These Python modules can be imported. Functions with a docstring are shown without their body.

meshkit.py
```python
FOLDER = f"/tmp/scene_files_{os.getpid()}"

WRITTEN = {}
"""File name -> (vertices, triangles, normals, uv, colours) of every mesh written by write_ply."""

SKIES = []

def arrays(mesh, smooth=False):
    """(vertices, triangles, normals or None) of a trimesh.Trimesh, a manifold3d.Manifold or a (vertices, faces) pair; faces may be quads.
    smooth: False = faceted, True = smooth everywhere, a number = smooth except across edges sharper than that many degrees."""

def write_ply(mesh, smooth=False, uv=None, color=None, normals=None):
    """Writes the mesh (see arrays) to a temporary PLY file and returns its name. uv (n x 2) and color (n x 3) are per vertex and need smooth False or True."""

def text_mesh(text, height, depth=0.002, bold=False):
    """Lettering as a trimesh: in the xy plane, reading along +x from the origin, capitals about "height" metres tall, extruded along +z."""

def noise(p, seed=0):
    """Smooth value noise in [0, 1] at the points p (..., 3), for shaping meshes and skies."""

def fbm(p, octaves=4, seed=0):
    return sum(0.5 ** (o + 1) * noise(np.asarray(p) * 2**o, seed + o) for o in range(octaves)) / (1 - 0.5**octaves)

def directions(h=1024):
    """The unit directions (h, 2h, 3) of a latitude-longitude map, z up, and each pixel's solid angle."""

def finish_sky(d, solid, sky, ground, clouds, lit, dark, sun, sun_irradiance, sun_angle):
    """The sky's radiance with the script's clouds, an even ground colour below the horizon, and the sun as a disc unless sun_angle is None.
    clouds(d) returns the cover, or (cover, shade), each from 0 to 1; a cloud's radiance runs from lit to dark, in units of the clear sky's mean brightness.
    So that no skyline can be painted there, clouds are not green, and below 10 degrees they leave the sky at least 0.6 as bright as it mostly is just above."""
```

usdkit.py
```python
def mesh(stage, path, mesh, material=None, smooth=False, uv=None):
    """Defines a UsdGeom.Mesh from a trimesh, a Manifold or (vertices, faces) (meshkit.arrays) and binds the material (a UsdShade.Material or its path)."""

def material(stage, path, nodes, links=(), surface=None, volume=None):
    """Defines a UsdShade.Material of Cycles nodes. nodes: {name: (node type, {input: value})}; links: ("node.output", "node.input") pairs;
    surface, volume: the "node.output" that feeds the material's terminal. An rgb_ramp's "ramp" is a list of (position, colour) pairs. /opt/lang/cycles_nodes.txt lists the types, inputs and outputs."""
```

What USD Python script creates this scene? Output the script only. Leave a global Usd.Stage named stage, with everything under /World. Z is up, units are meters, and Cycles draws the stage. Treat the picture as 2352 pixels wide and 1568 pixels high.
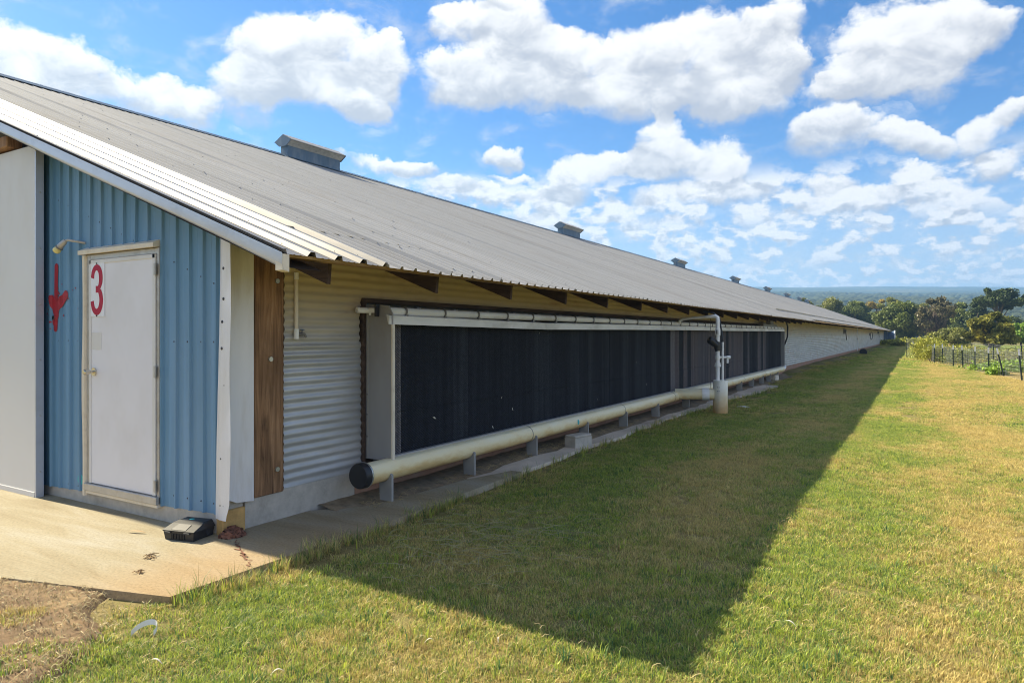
import math, random
import numpy as np, trimesh, usdkit, meshkit
from pxr import Usd, UsdGeom, UsdLux, UsdShade, Gf, Sdf, Vt
from shapely.geometry import Polygon, LineString, Point, box as sbox
from shapely.ops import unary_union

stage = Usd.Stage.CreateInMemory()
UsdGeom.SetStageUpAxis(stage, UsdGeom.Tokens.z)
UsdGeom.SetStageMetersPerUnit(stage, 1.0)
W = UsdGeom.Xform.Define(stage, '/World'); stage.SetDefaultPrim(W.GetPrim())
UsdGeom.Scope.Define(stage, '/World/Looks')

# ------------------------------------------------------------------ camera, sky, sun, exposure
CAM_H, YAW = 1.6, 30.8
EXPOSURE = 1.36
SKY_STRENGTH = 0.14
SUN_INTENSITY = 1.2
SUN_EL, SUN_DIR_XY = math.radians(38.2), (-1.0, -0.028)      # horizontal direction towards the sun
CLOUD_WHITE, CLOUD_GREY = (3.15, 3.08, 3.0), (1.62, 1.66, 1.82)   # radiance of sunlit tops and of bellies, in the sky texture's own units
cam = UsdGeom.Camera.Define(stage, '/World/camera')
cam.CreateFocalLengthAttr(24.0); cam.CreateHorizontalApertureAttr(36.0); cam.CreateVerticalApertureAttr(24.0)
cam.CreateVerticalApertureOffsetAttr(-0.245)
cam.CreateClippingRangeAttr(Gf.Vec2f(0.05, 60000.0))
cam.CreateExposureAttr(EXPOSURE)
cam.AddTranslateOp().Set(Gf.Vec3d(0, 0, CAM_H)); cam.AddRotateXYZOp().Set(Gf.Vec3f(90, 0, YAW))

_l = math.hypot(*SUN_DIR_XY); sxy = (SUN_DIR_XY[0]/_l, SUN_DIR_XY[1]/_l)
SUN_AZ = math.atan2(sxy[0], sxy[1])
sun = UsdLux.DistantLight.Define(stage, '/World/sun')
sun.CreateIntensityAttr(SUN_INTENSITY); sun.CreateAngleAttr(0.5); sun.CreateNormalizeAttr(True) if hasattr(sun, 'CreateNormalizeAttr') else None
sun.CreateColorAttr(Gf.Vec3f(1.0, 0.885, 0.64))
tosun = Gf.Vec3d(sxy[0]*math.cos(SUN_EL), sxy[1]*math.cos(SUN_EL), math.sin(SUN_EL))
sun.AddTransformOp().Set(Gf.Matrix4d().SetRotate(Gf.Rotation(Gf.Vec3d(0, 0, 1), tosun)))

def sky_material():
    n, l = {}, []
    def node(name, kind, **k): n[name] = (kind, k); return name
    def link(a, b): l.append((a, b))
    node('sky', 'sky_texture', sky_type='single_scattering', sun_disc=False, sun_elevation=SUN_EL, sun_rotation=SUN_AZ, altitude=300.0, air_density=1.0, aerosol_density=0.3, ozone_density=2.2)
    node('hsv', 'hsv', hue=0.5, saturation=1.34, value=0.47, fac=1.0); link('sky.color', 'hsv.color')
    node('tint', 'mix', mix_type='multiply', fac=1.0, color2=(0.845, 0.885, 1.0)); link('hsv.color', 'tint.color1')
    node('tc', 'texture_coordinate'); 
    node('sep', 'separate_xyz'); link('tc.generated', 'sep.vector')
    # azimuth (degrees, 0 straight over the length of the lane in view) and elevation
    node('at', 'math', math_type='arctan2'); link('sep.x', 'at.value1'); link('sep.y', 'at.value2')
    node('azd', 'math', math_type='multiply_add', value2=57.29578, value3=YAW); link('at.value', 'azd.value1')
    node('wrap', 'math', math_type='wrap', value2=45.0, value3=-45.0); link('azd.value', 'wrap.value1')
    node('zc', 'math', math_type='minimum', value2=1.0); link('sep.z', 'zc.value1')
    node('as', 'math', math_type='arcsine'); link('zc.value', 'as.value1')
    node('eld', 'math', math_type='multiply', value2=57.29578); link('as.value', 'eld.value1')
    node('ae', 'combine_xyz'); link('wrap.value', 'ae.x'); link('eld.value', 'ae.y')
    # full (unwrapped) coordinates for the noise, so that repeated masses do not look alike
    node('wn', 'noise_texture', scale=9.0, detail=6.0, roughness=0.62); link('tc.generated', 'wn.vector')
    node('wsub', 'vector_math', math_type='subtract', vector2=(0.5, 0.5, 0.5)); link('wn.color', 'wsub.vector1')
    node('wadd', 'vector_math', math_type='multiply_add', vector2=(7.0, 5.0, 0.0)); link('wsub.vector', 'wadd.vector1'); link('ae.vector', 'wadd.vector3')
    blobs = []
    def B(u, v, ru, rv, k=1.0):
        A = math.degrees(math.atan((u-1176)/1568)); R = math.hypot(1568, u-1176); E = math.degrees(math.atan((768-v)/R))
        blobs.append((A, E, max(ru, 18)*57.3*1568/R**2*1.12, max(rv, 14)*57.3/R*1.12))
    for b in [(30,150,110,75),(180,185,100,65),(330,235,110,60),(450,265,80,50),(70,215,150,60),
              (640,145,120,95),(760,120,110,75),(880,150,75,70),(780,215,160,60),(560,215,90,75),(830,250,80,35),
              (1080,180,110,70),(1190,95,105,100),(1060,60,60,45),(1140,15,60,20),(1310,150,130,75),(1200,210,180,45),
              (1470,130,90,75),(1590,110,115,85),(1720,130,125,100),(1790,45,75,55),(1450,220,150,55),(1640,215,130,60),(1800,150,60,60),
              (2010,110,110,85),(2170,95,125,70),(1960,195,125,60),(2100,165,150,60),(2300,75,60,45),(1890,225,70,35),
              (1520,255,32,34),(1510,320,62,50),(1560,375,120,58),(1470,385,70,35),(1640,400,70,45),
              (1700,245,110,50),(1900,315,110,52),(2060,325,80,40),(2150,330,60,36),(2270,310,75,62),(2330,250,50,30),(2330,375,70,40),
              (1330,420,75,52),(1400,390,45,40),(1260,450,60,40),(870,372,85,24),(930,385,50,24),(1170,362,35,30),(1190,405,60,14),(1040,430,110,32),(1150,445,70,26),
              (1720,455,120,40),(1550,460,110,36),(1930,435,60,46),(2010,460,110,40),(2120,415,70,40),(2240,470,90,40),(2170,440,60,30),
              (1240,500,90,28),(2190,510,80,20)]: B(*b)
    acc = None
    for i, (a, e, ra, re) in enumerate(blobs):
        node(f'm{i}', 'vector_math', math_type='multiply_add', vector2=(1/ra, 1/re, 0.0), vector3=(-a/ra, -e/re, 1.0)); link('wadd.vector', f'm{i}.vector1')
        node(f'd{i}', 'vector_math', math_type='dot_product'); link(f'm{i}.vector', f'd{i}.vector1'); link(f'm{i}.vector', f'd{i}.vector2')
        node(f'c{i}', 'math', math_type='subtract', value1=2.0, use_clamp=True); link(f'd{i}.value', f'c{i}.value2')
        node(f'a{i}', 'vector_math', math_type='multiply_add', vector3=(0, 0, 0)); link(f'm{i}.vector', f'a{i}.vector1'); link(f'c{i}.value', f'a{i}.vector2')
        if acc: link(acc, f'a{i}.vector3')
        acc = f'a{i}.vector'
    node('asep', 'separate_xyz'); link(acc, 'asep.vector')
    node('wsafe', 'math', math_type='add', value2=0.02); link('asep.z', 'wsafe.value1')
    node('hy', 'math', math_type='divide'); link('asep.y', 'hy.value1'); link('wsafe.value', 'hy.value2')
    node('nmp', 'mapping', scale=(1.0, 1.0, 1.7)); link('tc.generated', 'nmp.vector')
    node('n1', 'noise_texture', scale=15.0, detail=10.0, roughness=0.6, distortion=0.3); link('nmp.vector', 'n1.vector')
    node('n2', 'noise_texture', scale=17.0, detail=7.0, roughness=0.6, distortion=0.4); link('nmp.vector', 'n2.vector')
    node('den', 'math', math_type='multiply_add', value2=2.0); link('n1.fac', 'den.value1'); link('asep.z', 'den.value3')
    node('soft', 'map_range', from_min=-0.7, from_max=0.6, to_min=2.3, to_max=1.5, clamp=True); link('hy.value', 'soft.value')
    node('al', 'map_range', range_type='smoothstep', from_min=0.96, from_max=1.35, to_min=0.0, to_max=1.0, clamp=True); link('den.value', 'al.value'); link('soft.result', 'al.from_max')
    node('sh', 'math', math_type='multiply_add', value2=2.1); link('n2.fac', 'sh.value1'); link('hy.value', 'sh.value3')
    node('shr', 'map_range', range_type='smoothstep', from_min=0.5, from_max=1.6, to_min=0.0, to_max=1.0, clamp=True); link('sh.value', 'shr.value')
    node('cc', 'mix', mix_type='mix', color1=CLOUD_GREY, color2=CLOUD_WHITE); link('shr.result', 'cc.fac')
    # scattered small clouds higher up than the masses reach
    node('n3', 'noise_texture', scale=3.2, detail=8.0, roughness=0.58); link('tc.generated', 'n3.vector')
    node('hi', 'map_range', range_type='smoothstep', from_min=27.0, from_max=36.0, to_min=0.0, to_max=1.0, clamp=True); link('eld.value', 'hi.value')
    node('n3r', 'map_range', range_type='smoothstep', from_min=0.46, from_max=0.56, to_min=0.0, to_max=1.0, clamp=True); link('n3.fac', 'n3r.value')
    node('hi2', 'math', math_type='multiply'); link('hi.result', 'hi2.value1'); link('n3r.result', 'hi2.value2')
    # broken rows of small cumulus towards the horizon, laid out on a flat layer overhead
    prev = None
    for k, (sc, e0, e1, e2, e3) in enumerate(((20.0, 7.0, 9.5, 11.5, 14.0), (31.0, 4.2, 6.0, 8.5, 10.5), (50.0, 1.8, 3.2, 4.8, 6.5))):
        node(f'lm{k}', 'mapping', scale=(1.0, 1.0, 1.7), location=(3.1*k, 1.7*k, 0.4*k)); link('tc.generated', f'lm{k}.vector')
        node(f'lu{k}', 'mapping', scale=(1.0, 1.0, 1.7), location=(3.1*k, 1.7*k, 0.4*k + 0.5/sc)); link('tc.generated', f'lu{k}.vector')
        node(f'ln{k}', 'noise_texture', scale=sc, detail=8.0, roughness=0.54); link(f'lm{k}.vector', f'ln{k}.vector')
        node(f'lv{k}', 'noise_texture', scale=sc, detail=4.0, roughness=0.55); link(f'lu{k}.vector', f'lv{k}.vector')
        node(f'la{k}', 'map_range', range_type='smoothstep', from_min=0.43, from_max=0.565, to_min=0.0, to_max=1.0, clamp=True); link(f'ln{k}.fac', f'la{k}.value')
        node(f'lb{k}', 'map_range', range_type='smoothstep', from_min=e0, from_max=e1, to_min=0.0, to_max=1.0, clamp=True); link('eld.value', f'lb{k}.value')
        node(f'lc{k}', 'map_range', range_type='smoothstep', from_min=e3, from_max=e2, to_min=0.0, to_max=1.0, clamp=True); link('eld.value', f'lc{k}.value')
        node(f'ld{k}', 'math', math_type='multiply'); link(f'lb{k}.result', f'ld{k}.value1'); link(f'lc{k}.result', f'ld{k}.value2')
        node(f'le{k}', 'math', math_type='multiply'); link(f'la{k}.result', f'le{k}.value1'); link(f'ld{k}.value', f'le{k}.value2')
        node(f'ls{k}', 'math', math_type='subtract'); link(f'ln{k}.fac', f'ls{k}.value1'); link(f'lv{k}.fac', f'ls{k}.value2')
        node(f'lt{k}', 'map_range', range_type='smoothstep', from_min=-0.12, from_max=0.07, to_min=0.0, to_max=1.0, clamp=True); link(f'ls{k}.value', f'lt{k}.value')
        if prev is None: prev = (f'le{k}.value', f'lt{k}.result')
        else:
            node(f'lf{k}', 'math', math_type='maximum'); link(prev[0], f'lf{k}.value1'); link(f'le{k}.value', f'lf{k}.value2')
            node(f'lg{k}', 'mix_float', fac=0.5); link(f'le{k}.value', f'lg{k}.fac'); link(prev[1], f'lg{k}.a'); link(f'lt{k}.result', f'lg{k}.b')
            prev = (f'lf{k}.value', f'lg{k}.result')
    node('lowa', 'math', math_type='multiply', value2=0.95); link(prev[0], 'lowa.value1')
    node('shl', 'mix_float'); link('lowa.value', 'shl.fac'); link('shr.result', 'shl.a'); link(prev[1], 'shl.b')
    l[:] = [x for x in l if x != ('shr.result', 'cc.fac')]; link('shl.result', 'cc.fac')
    node('al4', 'math', math_type='maximum'); link('al.result', 'al4.value1'); link('lowa.value', 'al4.value2')
    node('alm', 'math', math_type='maximum'); link('al4.value', 'alm.value1'); link('hi2.value', 'alm.value2')
    # thin veil of far cloud and haze low down
    node('veil', 'map_range', range_type='smoothstep', from_min=15.0, from_max=2.0, to_min=0.0, to_max=0.62, clamp=True); link('eld.value', 'veil.value')
    node('skyv', 'mix', mix_type='mix', color2=(1.75, 2.0, 2.45)); link('veil.result', 'skyv.fac'); link('tint.color', 'skyv.color1')
    node('fade', 'map_range', range_type='smoothstep', from_min=1.0, from_max=5.5, to_min=0.35, to_max=1.0, clamp=True); link('eld.value', 'fade.value')
    node('alf', 'math', math_type='multiply'); link('alm.value', 'alf.value1'); link('fade.result', 'alf.value2')
    node('mixc', 'mix', mix_type='mix'); link('alf.value', 'mixc.fac'); link('skyv.color', 'mixc.color1'); link('cc.color', 'mixc.color2')
    node('bg', 'background_shader', strength=SKY_STRENGTH); link('mixc.color', 'bg.color')
    return usdkit.material(stage, '/World/Looks/sky_look', n, l, surface='bg.background')
dome = UsdLux.DomeLight.Define(stage, '/World/sky')
UsdShade.MaterialBindingAPI.Apply(dome.GetPrim()).Bind(sky_material())
dome.GetPrim().SetCustomDataByKey('kind', 'structure')

# ------------------------------------------------------------------ helpers
RNG = np.random.default_rng(7)
_used = {}
def numbered(parent, name):
    k = f'{parent}/{name}'; c = _used.get(k, -1) + 1; _used[k] = c
    return k if c == 0 else f'{k}_{c:03d}'
def path_of(p): return '/World' if p is None else (p if isinstance(p, str) else str(p.GetPath()))
def obj(name, mesh, mat, parent=None, smooth=False, attrs=None, kind=None, label=None):
    p = numbered(path_of(parent), name)
    m = usdkit.mesh(stage, p, mesh, mat, smooth=smooth)
    if attrs:
        for k, v in attrs.items():
            UsdGeom.PrimvarsAPI(m).CreatePrimvar(k, Sdf.ValueTypeNames.FloatArray, 'vertex').Set(Vt.FloatArray.FromNumpy(np.asarray(v, np.float32)))
    if kind: m.GetPrim().SetCustomDataByKey('kind', kind)
    if label: m.GetPrim().SetCustomDataByKey('label', label)
    return m.GetPrim()
def tag(o, label=None, cat=None, group=None, kind=None):
    for k, v in (('label', label), ('category', cat), ('group', group), ('kind', kind)):
        if v: o.SetCustomDataByKey(k, v)
    return o
def thing(name, label, cat, loc=(0, 0, 0), rotz=0.0, group=None):
    x = UsdGeom.Xform.Define(stage, numbered('/World', name))
    x.AddTranslateOp().Set(Gf.Vec3d(*map(float, loc))); x.AddRotateZOp().Set(float(rotz))
    return tag(x.GetPrim(), label, cat, group)
cat_ = trimesh.util.concatenate
def T(v, f): return trimesh.Trimesh(np.asarray(v, float), np.asarray(f), process=False)
def cbox(x0, x1, y0, y1, z0, z1, b=0.004):
    b = min(b, 0.45*min(x1-x0, y1-y0, z1-z0)); P = []
    for sx in (0, 1):
        for sy in (0, 1):
            for sz in (0, 1):
                c = np.array([(x0, x1)[sx], (y0, y1)[sy], (z0, z1)[sz]]); d = np.array([1-2*sx, 1-2*sy, 1-2*sz])*b
                for k in range(3):
                    q = c + d; q[k] = c[k]; P.append(q)
    return trimesh.convex.convex_hull(np.array(P))
def hull(P): return trimesh.convex.convex_hull(np.asarray(P, float))
def tube(pts, r, n=10, cap=True):
    p = np.asarray(pts, float); r = np.broadcast_to(r, (len(p),))
    t = np.gradient(p, axis=0); t /= np.linalg.norm(t, axis=1, keepdims=True) + 1e-12
    ref = np.array([0, 0, 1.0]) if abs(t[0][2]) < 0.8 else np.array([1.0, 0, 0])
    V = []
    a = np.cross(t[0], ref); a /= np.linalg.norm(a)
    for i in range(len(p)):
        a = a - t[i]*(a@t[i]); a /= np.linalg.norm(a) + 1e-12; b = np.cross(t[i], a)
        an = np.arange(n)*2*np.pi/n
        V.append(p[i] + r[i]*(np.cos(an)[:, None]*a + np.sin(an)[:, None]*b))
    V = np.vstack(V); F = []
    for i in range(len(p)-1):
        for j in range(n):
            q = (i*n+j, i*n+(j+1) % n, (i+1)*n+(j+1) % n, (i+1)*n+j); F += [(q[0], q[1], q[2]), (q[0], q[2], q[3])]
    if cap:
        c0, c1 = len(V), len(V)+1; V = np.vstack([V, p[0], p[-1]]); e = (len(p)-1)*n
        for j in range(n): F += [(c0, (j+1) % n, j), (c1, e+j, e+(j+1) % n)]
    return T(V, F)
def cyl(p0, p1, r, n=16): return tube([p0, p1], r, n)
def ring(p0, p1, r0, r1, n=24):      # hollow pipe piece
    p0, p1 = np.array(p0, float), np.array(p1, float)
    return cat_([tube([p0, p1], r1, n, False), tube([p1, p0], r0, n, False), tube([p0, p0 + (p1-p0)*1e-3], [r0, r1], n, False), tube([p1, p1 + (p1-p0)*1e-3], [r1, r0], n, False)])
def grid(P):                          # rows x cols x 3 -> mesh
    P = np.asarray(P, float); R, C = P.shape[:2]
    i, j = np.meshgrid(np.arange(R-1), np.arange(C-1), indexing='ij'); a = (i*C+j).ravel()
    return T(P.reshape(-1, 3), np.vstack([np.c_[a, a+1, a+C+1], np.c_[a, a+C+1, a+C]]))
def extrude(poly, h):
    return cat_([trimesh.creation.extrude_polygon(g, h) for g in (poly.geoms if hasattr(poly, 'geoms') else [poly])])
def arc(c, r, a0, a1, n=10): return [(c[0]+r*math.cos(t), c[1]+r*math.sin(t)) for t in np.linspace(a0, a1, n)]
def smooth1(x, a, b): t = np.clip((x-a)/(b-a), 0, 1); return t*t*(3-2*t)

# ------------------------------------------------------------------ materials
def mat(name, nodes, links, surface='p.BSDF', volume=None): return usdkit.material(stage, f'/World/Looks/{name}', nodes, links, surface=surface, volume=volume)
def plain(name, col, rough=0.55, metal=0.0, var=0.12, scale=6.0, dirt=None, dirt_amt=0.0, dirt_scale=2.5, stretch=(1, 1, 1), bump=0.0, bump_scale=60.0, spec=0.5):
    """Colour with soft variation, an optional stain colour in noise patches and fine relief."""
    c = np.array(col)
    n = {'g': ('geometry', {}), 'mp': ('mapping', {'scale': stretch}),
         'n': ('noise_texture', {'scale': scale, 'detail': 6.0, 'roughness': 0.6}),
         'r': ('rgb_ramp', {'ramp': [(0.25, tuple(c*(1-var))), (0.75, tuple(np.minimum(c*(1+var), 0.95)))]}),
         'p': ('principled_bsdf', {'roughness': rough, 'metallic': metal, 'specular_ior_level': spec})}
    l = [('g.position', 'mp.vector'), ('mp.vector', 'n.vector'), ('n.fac', 'r.fac')]
    out = 'r.color'
    if dirt is not None:
        n['n2'] = ('noise_texture', {'scale': dirt_scale, 'detail': 8.0, 'roughness': 0.65}); l += [('mp.vector', 'n2.vector')]
        n['d'] = ('map_range', {'range_type': 'smoothstep', 'from_min': 0.45, 'from_max': 0.72, 'to_min': 0.0, 'to_max': dirt_amt, 'clamp': True}); l += [('n2.fac', 'd.value')]
        n['mx'] = ('mix', {'mix_type': 'mix', 'color2': dirt}); l += [('d.result', 'mx.fac'), (out, 'mx.color1')]; out = 'mx.color'
    l += [(out, 'p.base_color')]
    if bump:
        n['nb'] = ('noise_texture', {'scale': bump_scale, 'detail': 4.0}); n['b'] = ('bump', {'strength': bump, 'distance': 0.01})
        l += [('mp.vector', 'nb.vector'), ('nb.fac', 'b.height'), ('b.normal', 'p.normal')]
    return mat(name, n, l)
M = {}
M['roof'] = plain('roof_metal', (0.405, 0.405, 0.41), 0.75, 0.0, 0.06, 1.3, (0.32, 0.30, 0.285), 0.45, 1.1, (0.35, 3.0, 1.0), spec=0.1)
for k, f in enumerate((0.94, 1.05)): M[f'roof_{k}'] = plain(f'roof_metal_tone_{k}', (0.405*f, 0.403*f, 0.408*f), 0.75, 0.0, 0.07, 1.1, (0.31, 0.285, 0.26), 0.5, 0.9, (0.3, 4.0, 1.0), spec=0.1)
M['roof_new'] = plain('bright_roof_metal', (0.315, 0.30, 0.28), 0.42, 0.7, 0.06, 2.0, (0.5, 0.48, 0.46), 0.4, 2.0, (0.35, 3.0, 1.0))
M['blue_trim'] = plain('blue_flashing', (0.08, 0.14, 0.22), 0.5, 0.0, 0.12, 3.0)
M['vent'] = plain('vent_metal', (0.10, 0.16, 0.23), 0.5, 0.0, 0.14, 5.0, (0.35, 0.36, 0.37), 0.35, 4.0, (1, 1, 0.3))
M['vent_soffit'] = plain('vent_soffit_metal', (0.5, 0.47, 0.41), 0.6, 0.0, 0.2, 14.0, (0.2, 0.19, 0.17), 0.5, 9.0)
M['blue_siding'] = plain('blue_siding', (0.115, 0.255, 0.405), 0.5, 0.0, 0.08, 3.0, (0.2, 0.315, 0.455), 0.5, 1.6, (1.0, 1.0, 0.22), bump=0.05, bump_scale=25)
M['white_trim'] = plain('white_trim', (0.76, 0.75, 0.76), 0.42, 0.0, 0.05, 3.0, (0.44, 0.38, 0.28), 0.35, 2.2, (2.5, 2.5, 0.5))
M['rake_trim'] = plain('rake_trim', (0.50, 0.53, 0.6), 0.34, 0.35, 0.06, 2.0, (0.34, 0.34, 0.36), 0.4, 2.2)
M['door_white'] = plain('door_white', (0.74, 0.73, 0.77), 0.5, 0.0, 0.03, 2.0, (0.64, 0.62, 0.62), 0.55, 1.4, (1, 1, 0.7), bump=0.03, bump_scale=120)
M['slide_white'] = plain('sliding_door_white', (0.68, 0.67, 0.66), 0.5, 0.0, 0.03, 1.0, (0.58, 0.54, 0.48), 0.5, 0.9, (1, 1, 0.5), bump=0.02, bump_scale=80)
M['frame_metal'] = plain('frame_metal', (0.47, 0.45, 0.42), 0.42, 0.45, 0.1, 12.0, (0.3, 0.25, 0.18), 0.5, 7.0)
M['cream_trim'] = plain('cream_trim', (0.74, 0.66, 0.53), 0.55, 0.0, 0.07, 6.0, (0.4, 0.32, 0.22), 0.4, 6.0)
M['dark_hole'] = plain('dark_gap', (0.02, 0.02, 0.025), 0.8)
M['screw'] = plain('screw_head', (0.055, 0.055, 0.065), 0.45, 0.4)
M['bolt'] = plain('bolt_head', (0.52, 0.53, 0.5), 0.3, 0.8)
M['chrome'] = plain('knob_metal', (0.62, 0.58, 0.5), 0.2, 1.0)
M['red'] = plain('red_vinyl', (0.40, 0.004, 0.035), 0.5, 0.0, 0.06, spec=0.2)
M['placard'] = plain('placard_white', (0.74, 0.74, 0.78), 0.35, 0.0, 0.02)
M['black'] = plain('black_plastic', (0.016, 0.016, 0.018), 0.4, 0.0, 0.2)
M['pvc'] = plain('pvc_white', (0.82, 0.82, 0.81), 0.38, 0.0, 0.04, 5.0, (0.5, 0.44, 0.34), 0.3, 5.0)
M['block'] = plain('concrete_block', (0.48, 0.44, 0.38), 0.9, 0.0, 0.15, 12.0, (0.27, 0.24, 0.2), 0.5, 5.0, bump=0.5, bump_scale=70)
M['red_block'] = plain('clay_stained_block', (0.36, 0.2, 0.135), 0.92, 0.0, 0.2, 6.0, (0.32, 0.25, 0.2), 0.6, 2.0, bump=0.5, bump_scale=60)
M['wire'] = plain('fence_wire', (0.45, 0.46, 0.45), 0.5, 0.0)
M['tpost'] = plain('post_green', (0.03, 0.05, 0.045), 0.55, 0.1, 0.2, 9.0)
M['tpost_tip'] = plain('post_white', (0.75, 0.76, 0.78), 0.45)
M['cable'] = plain('cable_black', (0.02, 0.022, 0.03), 0.45)
M['galv_dark'] = plain('bracket_metal', (0.2, 0.19, 0.18), 0.5, 0.5, 0.15, 10.0)
M['fascia'] = plain('fascia_metal', (0.74, 0.74, 0.73), 0.5, 0.0, 0.12, 5.0, (0.36, 0.33, 0.28), 0.5, 3.0, (1, 0.35, 1))
M['housing'] = plain('housing_metal', (0.34, 0.335, 0.335), 0.5, 0.1, 0.1, 3.0, (0.25, 0.22, 0.19), 0.5, 2.0, (1, 1, 0.4))
M['support'] = plain('support_grey', (0.33, 0.32, 0.30), 0.7, 0.0, 0.15, 5.0)
M['bulb'] = plain('bulb_yellow', (0.72, 0.62, 0.24), 0.25, 0.0, 0.04)
M['cardboard'] = plain('dry_leaf', (0.38, 0.25, 0.12), 0.8)
M['cloth'] = plain('white_rag', (0.66, 0.67, 0.68), 0.85)
M['feather'] = plain('feather_white', (0.56, 0.53, 0.46), 0.85)
M['fan_blue'] = plain('fan_housing', (0.12, 0.17, 0.27), 0.45, 0.2, 0.15, 4.0)
M['clay_stain'] = plain('clay_stain', (0.5, 0.31, 0.11), 0.85, 0.0, 0.25, 14.0, bump=0.4, bump_scale=50)
M['tub'] = plain('black_tub', (0.03, 0.03, 0.035), 0.5)

def wood(name, dark, mid, light, axis=2, scale=1.0):
    st = [9.0, 9.0, 9.0]; st[axis] = 0.7
    return mat(name, {'g': ('geometry', {}), 'mp': ('mapping', {'scale': tuple(s*scale for s in st)}),
        'n': ('noise_texture', {'scale': 2.2, 'detail': 9.0, 'roughness': 0.62, 'distortion': 1.2}), 'n2': ('noise_texture', {'scale': 1.7, 'detail': 5.0}),
        'r': ('rgb_ramp', {'ramp': [(0.28, dark), (0.5, mid), (0.74, light)]}),
        'r2': ('rgb_ramp', {'ramp': [(0.35, (0.62, 0.62, 0.62)), (0.65, (1, 1, 1))]}), 'mx': ('mix', {'mix_type': 'multiply', 'fac': 1.0}),
        'b': ('bump', {'strength': 0.35, 'distance': 0.006}), 'p': ('principled_bsdf', {'roughness': 0.78, 'specular_ior_level': 0.25})},
        [('g.position', 'mp.vector'), ('mp.vector', 'n.vector'), ('g.position', 'n2.vector'), ('n.fac', 'r.fac'), ('n2.fac', 'r2.fac'), ('r.color', 'mx.color1'), ('r2.color', 'mx.color2'),
         ('mx.color', 'p.base_color'), ('n.fac', 'b.height'), ('b.normal', 'p.normal')])
M['post_wood'] = wood('post_wood', (0.085, 0.046, 0.026), (0.31, 0.17, 0.085), (0.50, 0.30, 0.165), 2)
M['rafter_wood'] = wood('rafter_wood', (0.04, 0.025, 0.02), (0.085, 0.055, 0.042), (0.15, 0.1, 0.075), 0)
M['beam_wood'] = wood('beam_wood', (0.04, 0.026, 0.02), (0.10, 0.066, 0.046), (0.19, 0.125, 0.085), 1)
M['eave_wood'] = wood('eave_wood', (0.2, 0.12, 0.045), (0.36, 0.23, 0.09), (0.5, 0.34, 0.15), 1)

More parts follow.
